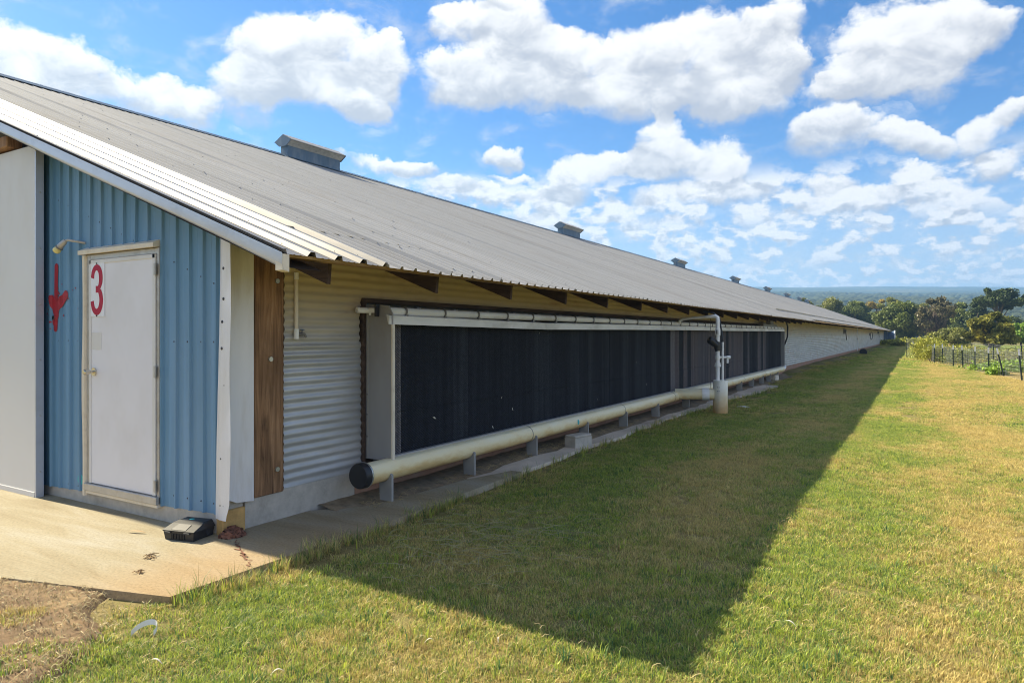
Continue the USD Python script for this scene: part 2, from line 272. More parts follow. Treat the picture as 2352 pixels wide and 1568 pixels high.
# galvanised corrugated wall: grey zinc, tan dust that thins downwards from the eave, rusty smears
M['wall_zinc'] = mat('wall_zinc', {'g': ('geometry', {}), 'mp': ('mapping', {'scale': (1.0, 0.5, 2.2)}), 's': ('separate_xyz', {}),
    'n': ('noise_texture', {'scale': 2.2, 'detail': 7.0, 'roughness': 0.62}), 'sp': ('voronoi_texture', {'scale': 34.0}),
    'r': ('rgb_ramp', {'ramp': [(0.3, (0.38, 0.375, 0.36)), (0.7, (0.56, 0.56, 0.555))]}),
    'h': ('map_range', {'range_type': 'smoothstep', 'from_min': 1.35, 'from_max': 2.0, 'to_min': 0.0, 'to_max': 0.8, 'clamp': True}),
    'hn': ('math', {'math_type': 'multiply_add', 'value2': 0.5, 'value3': -0.25}), 'hz': ('math', {'math_type': 'add'}),
    'dust': ('mix', {'mix_type': 'mix', 'color2': (0.50, 0.395, 0.22)}),
    'n3': ('noise_texture', {'scale': 1.4, 'detail': 8.0, 'roughness': 0.7}), 'd3': ('map_range', {'range_type': 'smoothstep', 'from_min': 0.52, 'from_max': 0.72, 'to_min': 0.0, 'to_max': 0.8, 'clamp': True}),
    'rust': ('mix', {'mix_type': 'mix', 'color2': (0.36, 0.25, 0.17)}), 'rr': ('map_range', {'from_min': 0.0, 'from_max': 0.8, 'to_min': 0.44, 'to_max': 0.75, 'clamp': True}),
    'mm': ('map_range', {'from_min': 0.0, 'from_max': 0.8, 'to_min': 0.5, 'to_max': 0.0, 'clamp': True}),
    'p': ('principled_bsdf', {'roughness': 0.4, 'metallic': 0.5})},
    [('g.position', 'mp.vector'), ('mp.vector', 'n.vector'), ('mp.vector', 'n3.vector'), ('g.position', 's.vector'), ('n.fac', 'r.fac'), ('n.fac', 'hn.value1'), ('hn.value', 'hz.value1'), ('s.z', 'hz.value2'),
     ('hz.value', 'h.value'), ('h.result', 'dust.fac'), ('r.color', 'dust.color1'), ('n3.fac', 'd3.value'), ('d3.result', 'rust.fac'), ('dust.color', 'rust.color1'), ('rust.color', 'p.base_color'),
     ('h.result', 'rr.value'), ('rr.result', 'p.roughness'), ('h.result', 'mm.value'), ('mm.result', 'p.metallic')])

def pad_mat(name, a, b):
    """Fluted cellulose: narrow slanted flutes, two families crossing, dusty vertical streaks."""
    return mat(name, {'g': ('geometry', {}), 'w1': ('wave_texture', {'wave_type': 'bands', 'bands_direction': 'z', 'scale': 14.0, 'distortion': 5.5, 'detail': 2.0, 'detail_scale': 6.0}),
        'mp': ('mapping', {'rotation': (0.6, 0, 0)}), 'st': ('mapping', {'scale': (1.0, 3.4, 0.12)}), 'n': ('noise_texture', {'scale': 2.6, 'detail': 7.0, 'roughness': 0.7}),
        'r': ('rgb_ramp', {'ramp': [(0.3, a), (0.78, b)]}), 'mx': ('mix', {'mix_type': 'multiply', 'fac': 0.62}), 'wr': ('rgb_ramp', {'ramp': [(0.2, (0.25, 0.25, 0.27)), (0.8, (1.4, 1.4, 1.4))]}),
        'b': ('bump', {'strength': 0.9, 'distance': 0.012}), 'p': ('principled_bsdf', {'roughness': 0.8, 'specular_ior_level': 0.2})},
        [('g.position', 'mp.vector'), ('mp.vector', 'w1.vector'), ('g.position', 'st.vector'), ('st.vector', 'n.vector'), ('n.fac', 'r.fac'), ('w1.fac', 'wr.fac'), ('r.color', 'mx.color1'), ('wr.color', 'mx.color2'),
         ('mx.color', 'p.base_color'), ('w1.fac', 'b.height'), ('b.normal', 'p.normal')])
PADS = [pad_mat('pad_dark', (0.016, 0.018, 0.024), (0.038, 0.043, 0.056)), pad_mat('pad_dark_worn', (0.02, 0.023, 0.03), (0.06, 0.066, 0.08)),
        pad_mat('pad_grey', (0.08, 0.076, 0.082), (0.19, 0.175, 0.185)), pad_mat('pad_grey_brown', (0.1, 0.084, 0.084), (0.235, 0.2, 0.2)), pad_mat('pad_pale', (0.13, 0.12, 0.125), (0.34, 0.31, 0.31))]

# cream PVC trough: rust-orange run-off towards its underside
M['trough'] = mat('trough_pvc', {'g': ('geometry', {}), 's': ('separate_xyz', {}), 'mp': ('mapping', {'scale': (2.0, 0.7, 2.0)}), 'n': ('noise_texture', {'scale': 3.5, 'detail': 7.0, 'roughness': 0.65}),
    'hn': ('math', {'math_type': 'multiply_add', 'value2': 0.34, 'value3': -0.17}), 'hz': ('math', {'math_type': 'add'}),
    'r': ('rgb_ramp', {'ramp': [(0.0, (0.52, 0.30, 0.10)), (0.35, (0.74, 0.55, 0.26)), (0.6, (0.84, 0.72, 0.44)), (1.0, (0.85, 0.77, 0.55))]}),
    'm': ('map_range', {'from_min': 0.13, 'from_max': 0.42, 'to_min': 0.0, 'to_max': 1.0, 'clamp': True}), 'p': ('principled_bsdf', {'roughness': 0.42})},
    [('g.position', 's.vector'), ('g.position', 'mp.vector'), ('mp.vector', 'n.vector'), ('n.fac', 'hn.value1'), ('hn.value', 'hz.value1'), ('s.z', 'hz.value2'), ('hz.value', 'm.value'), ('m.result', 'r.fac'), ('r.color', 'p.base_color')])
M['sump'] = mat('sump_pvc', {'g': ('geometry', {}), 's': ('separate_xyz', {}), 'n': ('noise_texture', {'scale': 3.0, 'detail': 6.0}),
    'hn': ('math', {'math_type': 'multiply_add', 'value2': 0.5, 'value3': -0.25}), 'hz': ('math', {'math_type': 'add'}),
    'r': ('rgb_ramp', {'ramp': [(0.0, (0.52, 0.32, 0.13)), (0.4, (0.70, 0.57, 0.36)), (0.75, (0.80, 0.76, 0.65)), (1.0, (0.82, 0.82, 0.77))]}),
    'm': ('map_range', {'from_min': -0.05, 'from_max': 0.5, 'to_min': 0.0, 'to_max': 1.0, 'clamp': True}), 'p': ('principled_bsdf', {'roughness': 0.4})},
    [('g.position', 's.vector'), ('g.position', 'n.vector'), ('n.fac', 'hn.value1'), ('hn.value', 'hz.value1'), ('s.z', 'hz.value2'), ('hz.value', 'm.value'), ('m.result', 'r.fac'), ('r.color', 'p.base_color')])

# concrete pad: warm grey with sandy film, drift marks across, fine grit
M['slab'] = mat('slab_concrete', {'g': ('geometry', {}), 'mp': ('mapping', {'rotation': (0, 0, 0.5), 'scale': (0.55, 2.2, 1.0)}), 'n': ('noise_texture', {'scale': 1.5, 'detail': 9.0, 'roughness': 0.6, 'distortion': 0.5}),
    'nf': ('noise_texture', {'scale': 48.0, 'detail': 6.0, 'roughness': 0.75}), 'r': ('rgb_ramp', {'ramp': [(0.28, (0.235, 0.185, 0.105)), (0.5, (0.315, 0.27, 0.18)), (0.72, (0.36, 0.33, 0.265))]}),
    's': ('separate_xyz', {}), 'cl': ('map_range', {'range_type': 'smoothstep', 'from_min': -5.0, 'from_max': -4.1, 'to_min': 0.0, 'to_max': 0.55, 'clamp': True}),
    'clay': ('mix', {'mix_type': 'mix', 'color2': (0.35, 0.22, 0.10)}), 'cy': ('map_range', {'range_type': 'smoothstep', 'from_min': 6.0, 'from_max': 3.0, 'to_min': 0.0, 'to_max': 1.0, 'clamp': True}), 'cm': ('math', {'math_type': 'multiply'}),
    'r2': ('rgb_ramp', {'ramp': [(0.3, (0.66, 0.66, 0.67)), (0.5, (1.0, 1.0, 1.0)), (0.7, (1.2, 1.2, 1.2))]}), 'mx': ('mix', {'mix_type': 'multiply', 'fac': 1.0}),
    'b': ('bump', {'strength': 0.4, 'distance': 0.005}), 'p': ('principled_bsdf', {'roughness': 0.88, 'specular_ior_level': 0.3})},
    [('g.position', 'mp.vector'), ('mp.vector', 'n.vector'), ('g.position', 'nf.vector'), ('n.fac', 'r.fac'), ('nf.fac', 'r2.fac'), ('g.position', 's.vector'), ('s.x', 'cl.value'), ('s.y', 'cy.value'), ('cl.result', 'cm.value1'), ('cy.result', 'cm.value2'),
     ('cm.value', 'clay.fac'), ('r.color', 'clay.color1'), ('clay.color', 'mx.color1'), ('r2.color', 'mx.color2'), ('mx.color', 'p.base_color'), ('nf.fac', 'b.height'), ('b.normal', 'p.normal')])
M['walk'] = plain('walk_concrete', (0.60, 0.52, 0.43), 0.92, 0.0, 0.25, 2.5, (0.33, 0.19, 0.11), 0.6, 0.9, (1, 0.6, 1), bump=0.3, bump_scale=60)
M['dirt'] = plain('bare_soil', (0.16, 0.10, 0.05), 0.95, 0.0, 0.5, 9.0, (0.33, 0.23, 0.115), 0.8, 3.0, bump=0.8, bump_scale=25)
M['strip_soil'] = plain('shaded_soil', (0.25, 0.195, 0.125), 0.95, 0.0, 0.5, 9.0, (0.40, 0.27, 0.16), 0.7, 3.0, bump=0.8, bump_scale=30)
M['mud'] = plain('red_mud', (0.21, 0.085, 0.05), 0.9, 0.0, 0.3, 20.0, bump=0.8, bump_scale=60)

def turf_nodes(n, l, P):
    """Share of straw among the green, by place: worn strip on the right, noise patches. Output st.result"""
    n.update({'s': ('separate_xyz', {}), 'mpa': ('mapping', {'scale': (1.0, 0.55, 1.0)}), 'na': ('noise_texture', {'scale': 0.75, 'detail': 5.0, 'roughness': 0.62}), 'nb': ('noise_texture', {'scale': 3.6, 'detail': 4.0, 'roughness': 0.6}),
        'wx': ('map_range', {'range_type': 'smoothstep', 'from_min': -0.5, 'from_max': 3.4, 'to_min': 0.0, 'to_max': 0.26, 'clamp': True}),
        'a1': ('math', {'math_type': 'multiply_add', 'value2': 1.25, 'value3': -0.26}), 'a2': ('math', {'math_type': 'multiply_add', 'value2': 0.5}), 'a3': ('math', {'math_type': 'add'}),
        'wy': ('map_range', {'range_type': 'smoothstep', 'from_min': 4.5, 'from_max': 9.0, 'to_min': 0.0, 'to_max': -0.5, 'clamp': True}), 'ws': ('math', {'math_type': 'multiply', 'value2': 2.5}), 'wc': ('math', {'math_type': 'sine'}), 'wm': ('math', {'math_type': 'multiply_add', 'value2': 0.075}), 'wa': ('math', {'math_type': 'add'}),
        'st': ('map_range', {'range_type': 'smoothstep', 'from_min': 0.3, 'from_max': 1.05, 'to_min': 0.0, 'to_max': 1.0, 'clamp': True})})
    l += [(P, 's.vector'), (P, 'mpa.vector'), ('mpa.vector', 'na.vector'), (P, 'nb.vector'), ('s.x', 'wx.value'), ('na.fac', 'a1.value1'), ('nb.fac', 'a2.value1'), ('a1.value', 'a2.value3'), ('a2.value', 'a3.value1'), ('wx.result', 'wa.value1'), ('s.x', 'wy.value'), ('wy.result', 'wm.value3'), ('s.x', 'ws.value1'), ('ws.value', 'wc.value1'), ('wc.value', 'wm.value1'), ('wm.value', 'wa.value2'), ('wa.value', 'a3.value2'), ('a3.value', 'st.value')]
GREEN_A, GREEN_B, STRAW_A, STRAW_B = (0.07, 0.165, 0.065), (0.52, 0.59, 0.085), (0.37, 0.29, 0.11), (0.80, 0.65, 0.25)
def grass_mat():
    n = {'g': ('geometry', {}), 'at': ('attribute', {'attribute': 'tone'}), 'gr': ('mix', {'mix_type': 'mix', 'color1': GREEN_A, 'color2': GREEN_B}), 'sr': ('mix', {'mix_type': 'mix', 'color1': STRAW_A, 'color2': STRAW_B}),
         'pick': ('attribute', {'attribute': 'pick'}), 'cmp': ('math', {'math_type': 'subtract'}), 'sh': ('map_range', {'from_min': -0.06, 'from_max': 0.06, 'to_min': 0.0, 'to_max': 1.0, 'clamp': True}),
         'mx': ('mix', {'mix_type': 'mix'}), 'd': ('principled_bsdf', {'roughness': 0.5, 'specular_ior_level': 0.35}), 't': ('translucent_bsdf', {}), 'm': ('mix_closure', {'fac': 0.36})}
    l = []; turf_nodes(n, l, 'g.position')
    l += [('at.fac', 'gr.fac'), ('at.fac', 'sr.fac'), ('st.result', 'cmp.value1'), ('pick.fac', 'cmp.value2'), ('cmp.value', 'sh.value'), ('sh.result', 'mx.fac'), ('gr.color', 'mx.color1'), ('sr.color', 'mx.color2'),
          ('mx.color', 'd.base_color'), ('mx.color', 't.color'), ('d.BSDF', 'm.closure1'), ('t.BSDF', 'm.closure2')]
    return mat('grass_blades', n, l, surface='m.closure')
M['grass'] = grass_mat()
def lawn_mat():
    n = {'g': ('geometry', {}), 'nf': ('noise_texture', {'scale': 30.0, 'detail': 5.0, 'roughness': 0.7}), 'gr': ('mix', {'mix_type': 'mix', 'color1': (0.10, 0.095, 0.03), 'color2': (0.22, 0.21, 0.07)}), 'sr': ('mix', {'mix_type': 'mix', 'color1': (0.16, 0.12, 0.05), 'color2': (0.40, 0.30, 0.13)}),
         'mx': ('mix', {'mix_type': 'mix'}), 'b': ('bump', {'strength': 0.6, 'distance': 0.03}), 'p': ('principled_bsdf', {'roughness': 0.9, 'specular_ior_level': 0.2})}
    l = []; turf_nodes(n, l, 'g.position')
    l += [('g.position', 'nf.vector'), ('nf.fac', 'gr.fac'), ('nf.fac', 'sr.fac'), ('st.result', 'mx.fac'), ('gr.color', 'mx.color1'), ('sr.color', 'mx.color2'), ('mx.color', 'p.base_color'), ('nf.fac', 'b.height'), ('b.normal', 'p.normal')]
    return mat('lawn_soil', n, l)
M['lawn'] = lawn_mat()
def leaf_mat(name, dark, light, trans=0.18):
    return mat(name, {'at': ('attribute', {'attribute': 'tone'}), 'c': ('mix', {'mix_type': 'mix', 'color1': dark, 'color2': light}), 'd': ('principled_bsdf', {'roughness': 0.5, 'specular_ior_level': 0.35}), 't': ('translucent_bsdf', {}), 'm': ('mix_closure', {'fac': trans})},
        [('at.fac', 'c.fac'), ('c.color', 'd.base_color'), ('c.color', 't.color'), ('d.BSDF', 'm.closure1'), ('t.BSDF', 'm.closure2')], surface='m.closure')
LEAF = {'green': leaf_mat('leaf_green', (0.057, 0.084, 0.019), (0.247, 0.285, 0.053)), 'dark': leaf_mat('leaf_dark', (0.034, 0.057, 0.021), (0.142, 0.18, 0.042)),
        'olive': leaf_mat('leaf_olive', (0.095, 0.114, 0.027), (0.361, 0.361, 0.076)), 'brown': leaf_mat('leaf_brown', (0.055, 0.055, 0.028), (0.22, 0.19, 0.085)),
        'yellow': leaf_mat('leaf_yellow', (0.13, 0.16, 0.02), (0.46, 0.45, 0.06)), 'autumn': leaf_mat('leaf_autumn', (0.133, 0.123, 0.027), (0.646, 0.456, 0.095)),
        'broad': leaf_mat('leaf_broad', (0.06, 0.075, 0.015), (0.42, 0.39, 0.065)), 'fresh': leaf_mat('leaf_fresh', (0.114, 0.19, 0.027), (0.361, 0.532, 0.076))}
M['bark'] = plain('bark', (0.11, 0.085, 0.065), 0.9, 0.0, 0.3, 5.0, bump=0.6, bump_scale=20)
M['hill'] = mat('hill_forest', {'g': ('geometry', {}), 'mp': ('mapping', {'scale': (0.004, 0.004, 0.004)}), 'n': ('noise_texture', {'scale': 1.0, 'detail': 8.0, 'roughness': 0.65}), 'n2': ('noise_texture', {'scale': 14.0, 'detail': 4.0, 'roughness': 0.7}),
    'r': ('rgb_ramp', {'ramp': [(0.3, (0.02, 0.032, 0.016)), (0.5, (0.045, 0.062, 0.022)), (0.62, (0.10, 0.105, 0.04)), (0.75, (0.16, 0.145, 0.07))]}), 'r2': ('rgb_ramp', {'ramp': [(0.35, (0.45, 0.45, 0.45)), (0.65, (1.25, 1.25, 1.25))]}), 'mx': ('mix', {'mix_type': 'multiply', 'fac': 1.0}), 'p': ('principled_bsdf', {'roughness': 0.95, 'specular_ior_level': 0.1})},
    [('g.position', 'mp.vector'), ('mp.vector', 'n.vector'), ('mp.vector', 'n2.vector'), ('n.fac', 'r.fac'), ('n2.fac', 'r2.fac'), ('r.color', 'mx.color1'), ('r2.color', 'mx.color2'), ('mx.color', 'p.base_color')])

# ------------------------------------------------------------------ ground, hills, haze
G0 = -0.05                                     # lawn level beside the pad
FWD = np.array([-math.sin(math.radians(YAW)), math.cos(math.radians(YAW))]); RGT = np.array([math.cos(math.radians(YAW)), math.sin(math.radians(YAW))])
def spot(u, d):                                # a place d metres out along the view axis, u in pixels of a 2352-wide frame: how the trees were surveyed
    return FWD*d + RGT*(d*(u-1176)/1568)
def gz(x, y):
    x, y = np.asarray(x, float), np.asarray(y, float)
    p = np.stack([x, y, 0*x], -1).reshape(-1, 3)
    b = 0.018*np.sin(x*1.3+0.6*y)*np.cos(0.8*y-0.5*x) + 0.02*np.sin(0.31*x+1.1)*np.sin(0.27*y)
    bank = 0.16*smooth1(y, 27.5, 31.0)*smooth1(x, -3.7, -4.6)          # soil banked against the wall past the pads
    return G0 + b*smooth1(np.hypot(x, y), 2, 8) + bank
def terrain_z(r, th):                          # a long straight rise across the view, about 3 km off at its crest
    d = np.maximum(r*np.cos(th + math.radians(YAW)), 0.72*r)
    t = np.interp(d, [0, 190, 300, 420, 700, 1200, 1800, 2500, 3000, 5600], [0, 0, -7, 2, 28, 62, 107, 165, 210, 205])
    wob = (np.sin(r/170 + 3.1*np.sin(th*3.0)) * 0.5 + np.sin(r/61 + 5*np.sin(th*5.3+1)) * 0.3 + np.sin(th*23 + r/400)*0.4)
    t = t + wob*np.interp(r, [0, 300, 700, 5600], [0, 0, 1.5, 3.0])
    return t
def build_ground():
    # one sheet: fine near the viewer, coarser outwards, up to the edge of the hills
    xs = np.r_[np.linspace(-230, -20, 15), np.linspace(-16, -6, 11), np.arange(-5.2, 8.0, 0.2), np.linspace(9, 40, 20), np.linspace(50, 230, 12)]
    ys = np.r_[np.linspace(-230, -12, 12), np.linspace(-8, 0.5, 10), np.arange(0.8, 18, 0.2), np.linspace(18.4, 60, 70), np.linspace(62, 230, 50)]
    X, Y = np.meshgrid(xs, ys, indexing='ij'); Z = gz(X, Y)
    return grid(np.stack([X, Y, Z], -1))
g_ = obj('ground', build_ground(), M['lawn'], smooth=True); tag(g_, 'mown lawn ground running the length of the long metal barn', kind='structure')
def build_hills():
    rs = np.r_[195, 225, np.geomspace(250, 4600, 120)]; ths = np.linspace(-math.pi, math.pi, 361)
    R, TH = np.meshgrid(rs, ths, indexing='ij'); Z = terrain_z(R, TH); Z[0] = G0 - 1.5; Z[1] = G0-0.25
    n = meshkit.fbm(np.stack([R*np.sin(TH)/90, R*np.cos(TH)/90, 0*R], -1).reshape(-1, 3)).reshape(R.shape) if hasattr(meshkit, 'fbm') else 0*R
    Z = Z + n*np.interp(R, [0, 450, 700, 5600], [0, 0, 1.5, 3])
    return grid(np.stack([R*np.sin(TH), R*np.cos(TH), Z], -1))
h_ = obj('hills', build_hills(), M['hill'], smooth=True); tag(h_, 'distant wooded rise fading to blue behind the trees', kind='structure')

# ------------------------------------------------------------------ the pad and the strip of walk
slab_pts = [(-3.93, 2.51), (-5.21, 2.14), (-14.0, 1.2), (-14.0, 3.62), (-4.78, 3.62), (-4.76, 4.4), (-4.45, 4.75), (-4.36, 5.3), (-4.3, 6.2), (-4.12, 6.9), (-3.98, 6.9), (-3.93, 5.2), (-3.9, 4.6)]
def flat(poly, z0, z1, b=0.0): 
    m = extrude(Polygon(poly), z1-z0); m.apply_translation([0, 0, z0]); return m
tag(obj('concrete_pad', flat(slab_pts, -0.14, 0.0), M['slab']), 'sandy concrete pad in front of the blue gable wall', kind='structure')
rr = np.random.default_rng(5)
ye = np.linspace(6.3, 22.8, 40)
edge_out = [(-3.92 - 0.16*smooth1(y, 5, 9) + 0.34*smooth1(y, 16, 22) + rr.normal(0, 0.035), y) for y in ye]
edge_in = [(-4.33 + rr.normal(0, 0.04), y) for y in ye[::-1]]
tag(obj('footpath', flat(edge_out + edge_in, -0.12, -0.006), M['walk']), 'narrow soil stained concrete strip along the foot of the barn', kind='structure')
ys_ = np.linspace(4.5, 30.5, 130); xs_ = np.linspace(-4.80, -4.2, 9); X, Y = np.meshgrid(xs_, ys_, indexing='ij')
Zs = -0.035 + 0.02*rr.random(X.shape) + 0.05*smooth1(X, -4.35, -4.75)
tag(obj('soil_strip', grid(np.stack([X, Y, Zs], -1)), M['strip_soil'], smooth=True), 'dark damp soil under the white trough pipe', kind='structure')
# bare soil, lower left
def soil_weight(x, y):
    w = 1 - smooth1(x + 0.55*(y-1.9) + 0.22*np.sin(3.1*y)+0.12*np.sin(7*x), -3.98, -3.58)
    return w
X, Y = np.meshgrid(np.arange(-7, -3.0, 0.022), np.arange(0.7, 2.8, 0.022), indexing='ij')
clod = np.asarray(meshkit.fbm(np.stack([X*9, Y*9, 0*X], -1).reshape(-1, 3))).reshape(X.shape)
Zs = G0 - 0.035 + 0.052*soil_weight(X, Y) + (0.028*clod + 0.01*rr.random(X.shape))*soil_weight(X, Y) - 0.06*(1-soil_weight(X, Y))
tag(obj('bare_soil', grid(np.stack([X, Y, Zs], -1)), M['dirt'], smooth=True), 'bare brown soil strewn with straw in front of the concrete pad', kind='structure')

# ------------------------------------------------------------------ the long barn
XW, XE, ZE, SL = -4.79, -3.73, 2.15, 0.378
XR = -16.5; ZR = ZE + SL*(XE-XR); Y0, Y1 = 3.2, 128.0; YF = 3.5; YSTEP = 30.9
XE2 = -3.98
def roof_z(x): return ZE + SL*(XE - x)
barn = thing('poultry_barn', 'very long low barn with grey ribbed metal roof and blue gable wall', 'barn')
bl = 'siding'
nrm = np.array([SL, 0, 1.0]); nrm /= np.linalg.norm(nrm)
def roof_sheet(ya, yb, xe, spacing, rib_h, rib_w, seed, lift):
    r = np.random.default_rng(seed); n = max(1, round((yb-ya)/spacing)); sp = (yb-ya)/n
    prof = []                                  # (y, height)
    for k in range(n):
        c = ya + sp*(k+0.5) - sp*0.5
        prof += [(c, rib_h if k else rib_h*0.9), (c+rib_w*0.25, rib_h), (c+rib_w*0.5, 0.001)]
        if spacing > 0.22:
            for q in (0.4, 0.62): prof += [(c+sp*q-0.012, 0.0), (c+sp*q, 0.0045), (c+sp*q+0.012, 0.0)]
        prof += [(c+sp-rib_w*0.5, 0.001), (c+sp-rib_w*0.25, rib_h)]
    prof += [(yb, rib_h), (yb+rib_w*0.3, rib_h*0.55)]
    ts = np.linspace(0, 1, 9); P = []
    for t in ts:
        x = xe + (XR-xe)*t; row = []
        for j, (y, h) in enumerate(prof):
            e = 0.0
            if j >= len(prof)-3: e = lift*max(0, math.sin(3.0*t*math.pi + seed))*0.9 + 0.002
            z = roof_z(x) + h*nrm[2] + e; row.append((x + h*nrm[0], y, z + 0.0035*math.sin(y*0.8+t*5)))
        P.append(row)
    return grid(P)
# near sheets are newer, brighter and wide-ribbed; the rest have close ribs
sheet_edges = [Y0, 4.26]
y = 4.26
while y < Y1: y += 0.89; sheet_edges.append(min(y, Y1))
for i in range(len(sheet_edges)-1):
    a, b = sheet_edges[i], sheet_edges[i+1]
    if b-a < 0.2: continue
    xe = (XE if a < YSTEP else XE2) + rr.normal(0, 0.007)
    near = i == 0
    obj('roof_sheet', roof_sheet(a, b, xe, 0.265 if near else 0.178, 0.036 if near else 0.025, 0.085 if near else 0.046, i, 0.018 if rr.random() < 0.4 else 0.004), M['roof_new'] if near else M[('roof', 'roof', 'roof_0', 'roof_1')[rr.integers(0, 4)]], barn, smooth=35,
        label='bright wide-ribbed roof sheet at the gable end' if near else None)
obj('back_roof', grid([[(XR, Y0, ZR), (XR, Y1, ZR)], [(2*XR-XE, Y0, ZE), (2*XR-XE, Y1, ZE)]]), M['roof'], barn)
# ridge capping
obj('ridge_cap', grid([[(XR+0.22, Y0-0.02, ZR-0.22*SL+0.045), (XR+0.22, Y1, ZR-0.22*SL+0.045)], [(XR+0.02, Y0-0.02, ZR+0.075), (XR+0.02, Y1, ZR+0.075)], [(XR-0.02, Y0-0.02, ZR+0.075), (XR-0.02, Y1, ZR+0.075)], [(XR-0.24, Y0-0.02, ZR-0.24*SL+0.05), (XR-0.24, Y1, ZR-0.24*SL+0.05)]]), M['blue_trim'], barn)
# roof screws: rows over the purlins
S = []
cone = trimesh.creation.cone(0.008, 0.007, sections=5); 
for t in np.linspace(0.02, 0.985, 19):
    x = XE + (XR-XE)*t
    yy = 3.33
    while yy < 75:
        step = 0.265 if yy < 4.26 else 0.356
        h = 0.0 if yy < 4.26 else 0.0
        if rr.random() < 0.8:
            c = cone.copy(); c.apply_scale(1.0 if yy < 25 else 1.6); c.apply_translation([x + rr.normal(0, 0.03), yy + 0.03, roof_z(x) + 0.004]); S.append(c)
        yy += step
obj('roof_screws', cat_(S), M['screw'], barn, kind='stuff')
# ridge ventilators
for yc in (15.3, 33.8, 53.9, 73.3, 91.0, 106.0, 118.0, 127.0):
    L, a, b_, h0, h1, h2 = 1.08, 0.15, 0.32, 0.33, 0.46, 0.66
    y0_, y1_ = yc-L, yc+L
    bx = hull([(XR+s*a, yy, ZR+z) for s in (-1, 1) for yy in (y0_, y1_) for z in (-0.25, h0+0.02)])
    v = obj('ridge_vent', bx, M['vent'], barn)
    def slab_quad(p, q, y0=y0_-0.05, y1=y1_+0.05, th=0.015):
        (xa, za), (xb, zb) = p, q; return hull([(xa, yy, za+o) for yy in (y0, y1) for o in (0, th)] + [(xb, yy, zb+o) for yy in (y0, y1) for o in (0, th)])
    for s in (-1, 1):
        obj('vent_soffit', slab_quad((XR+s*a, ZR+h0), (XR+s*b_, ZR+h1)), M['vent_soffit'], v)
    obj('vent_roof', cat_([slab_quad((XR+s*(b_+0.05), ZR+h1-0.0), (XR, ZR+h2)) for s in (-1, 1)]), M['roof'], v)
    for yy in (y0_-0.07, y1_+0.052):
        pl = Polygon([(-a, h0-0.03), (a, h0-0.03), (b_+0.04, h1), (0, h2-0.005), (-b_-0.04, h1)])
        e = extrude(pl, 0.018); e.apply_transform(np.array([[1, 0, 0, XR], [0, 0, 1, yy], [0, 1, 0, ZR], [0, 0, 0, 1.0]])); e.fix_normals()
        obj('vent_end', e, M['vent'], v)
# gable: framing wall behind the sheets closes the building
def wall_poly(pts_xz, y, th):
    e = extrude(Polygon(pts_xz), th); e.apply_transform(np.array([[1, 0, 0, 0], [0, 0, 1, y], [0, 1, 0, 0], [0, 0, 0, 1.0]])); e.fix_normals(); return e
XL = 2*XR - XW
gpoly = [(XW-0.05, 0.1), (XW-0.05, roof_z(XW)-0.12), (XR, ZR-0.12), (XL+0.05, roof_z(XW)-0.12), (XL+0.05, 0.1)]
obj('gable_framing', wall_poly(gpoly, YF+0.06, 0.08), M['beam_wood'], barn)
obj('far_gable', wall_poly(gpoly, Y1-0.3, 0.05), M['wall_zinc'], barn)
obj('back_wall', cbox(XL, XL+0.05, YF, Y1-0.3, 0, 2.45), M['wall_zinc'], barn)
# foundation
obj('front_foundation', cbox(-30, -4.78, YF+0.005, YF+0.2, -0.1, 0.30, 0.01), M['block'], barn)
# blue siding sheets of the gable
def siding(x0, x1, zb0, zb1, ribs, ztop=None, seed=0):
    prof = [(x0, 0.0)]
    for r in ribs:
        if x0+0.02 < r < x1-0.02: prof += [(r-0.020, 0.0), (r-0.009, -0.020), (r+0.009, -0.020), (r+0.020, 0.0)]
        mid = r+0.091
        if x0+0.02 < mid < x1-0.02: prof += [(mid-0.008, 0.0), (mid, -0.003), (mid+0.008, 0.0)]
    prof += [(x1, 0.0)]; prof = sorted(prof); rows = []
    for t in np.linspace(0, 1, 6):
        row = []
        for x, d in prof:
            zb = zb0 + (zb1-zb0)*(x-x0)/(x1-x0); zt = (roof_z(x)-0.05) if ztop is None else ztop
            row.append((x, YF + d + 0.0025*math.sin(9*x+4*t+seed), zb + (zt-zb)*t))
        rows.append(row)
    return grid(rows)
ribs = [-8.0+0.183*k for k in range(-3, 20)]
ribs = [-7.62, -7.435, -7.25, -7.07, -6.89, -6.70, -6.52, -6.335, -6.15, -5.965, -5.78, -5.575, -5.375, -5.19, -5.01, -4.845]
obj('siding_sheet', siding(-7.75, -6.795, 0.08, 0.11, ribs, None, 1), M['blue_siding'], barn, smooth=30)
obj('siding_sheet', siding(-6.793, -5.603, 2.37, 2.37, ribs, None, 2), M['blue_siding'], barn, smooth=30)
obj('siding_sheet', siding(-5.60, -4.80, 0.13, 0.16, ribs, None, 3), M['blue_siding'], barn, smooth=30)
obj('siding_sheet', siding(-28, -7.76, 0.08, 0.08, [-28+0.183*k for k in range(110)], 2.3, 4), M['blue_siding'], barn)
S = []
dot = trimesh.creation.icosphere(1, 0.0075)
for r in ribs[2:]:
    for z in (1.54, 0.21 + 0.0*r, roof_z(r)-0.56):
        if -6.79 < r < -5.62 and z < 2.3: continue
        d = dot.copy(); d.apply_translation([r-0.035, YF-0.004, z + (0.03 if z < 0.4 and r > -5.6 else 0) - (0.06 if z < 0.4 and r < -6.7 else 0)]); S.append(d)
obj('siding_screws', cat_(S), M['screw'], barn, kind='stuff')
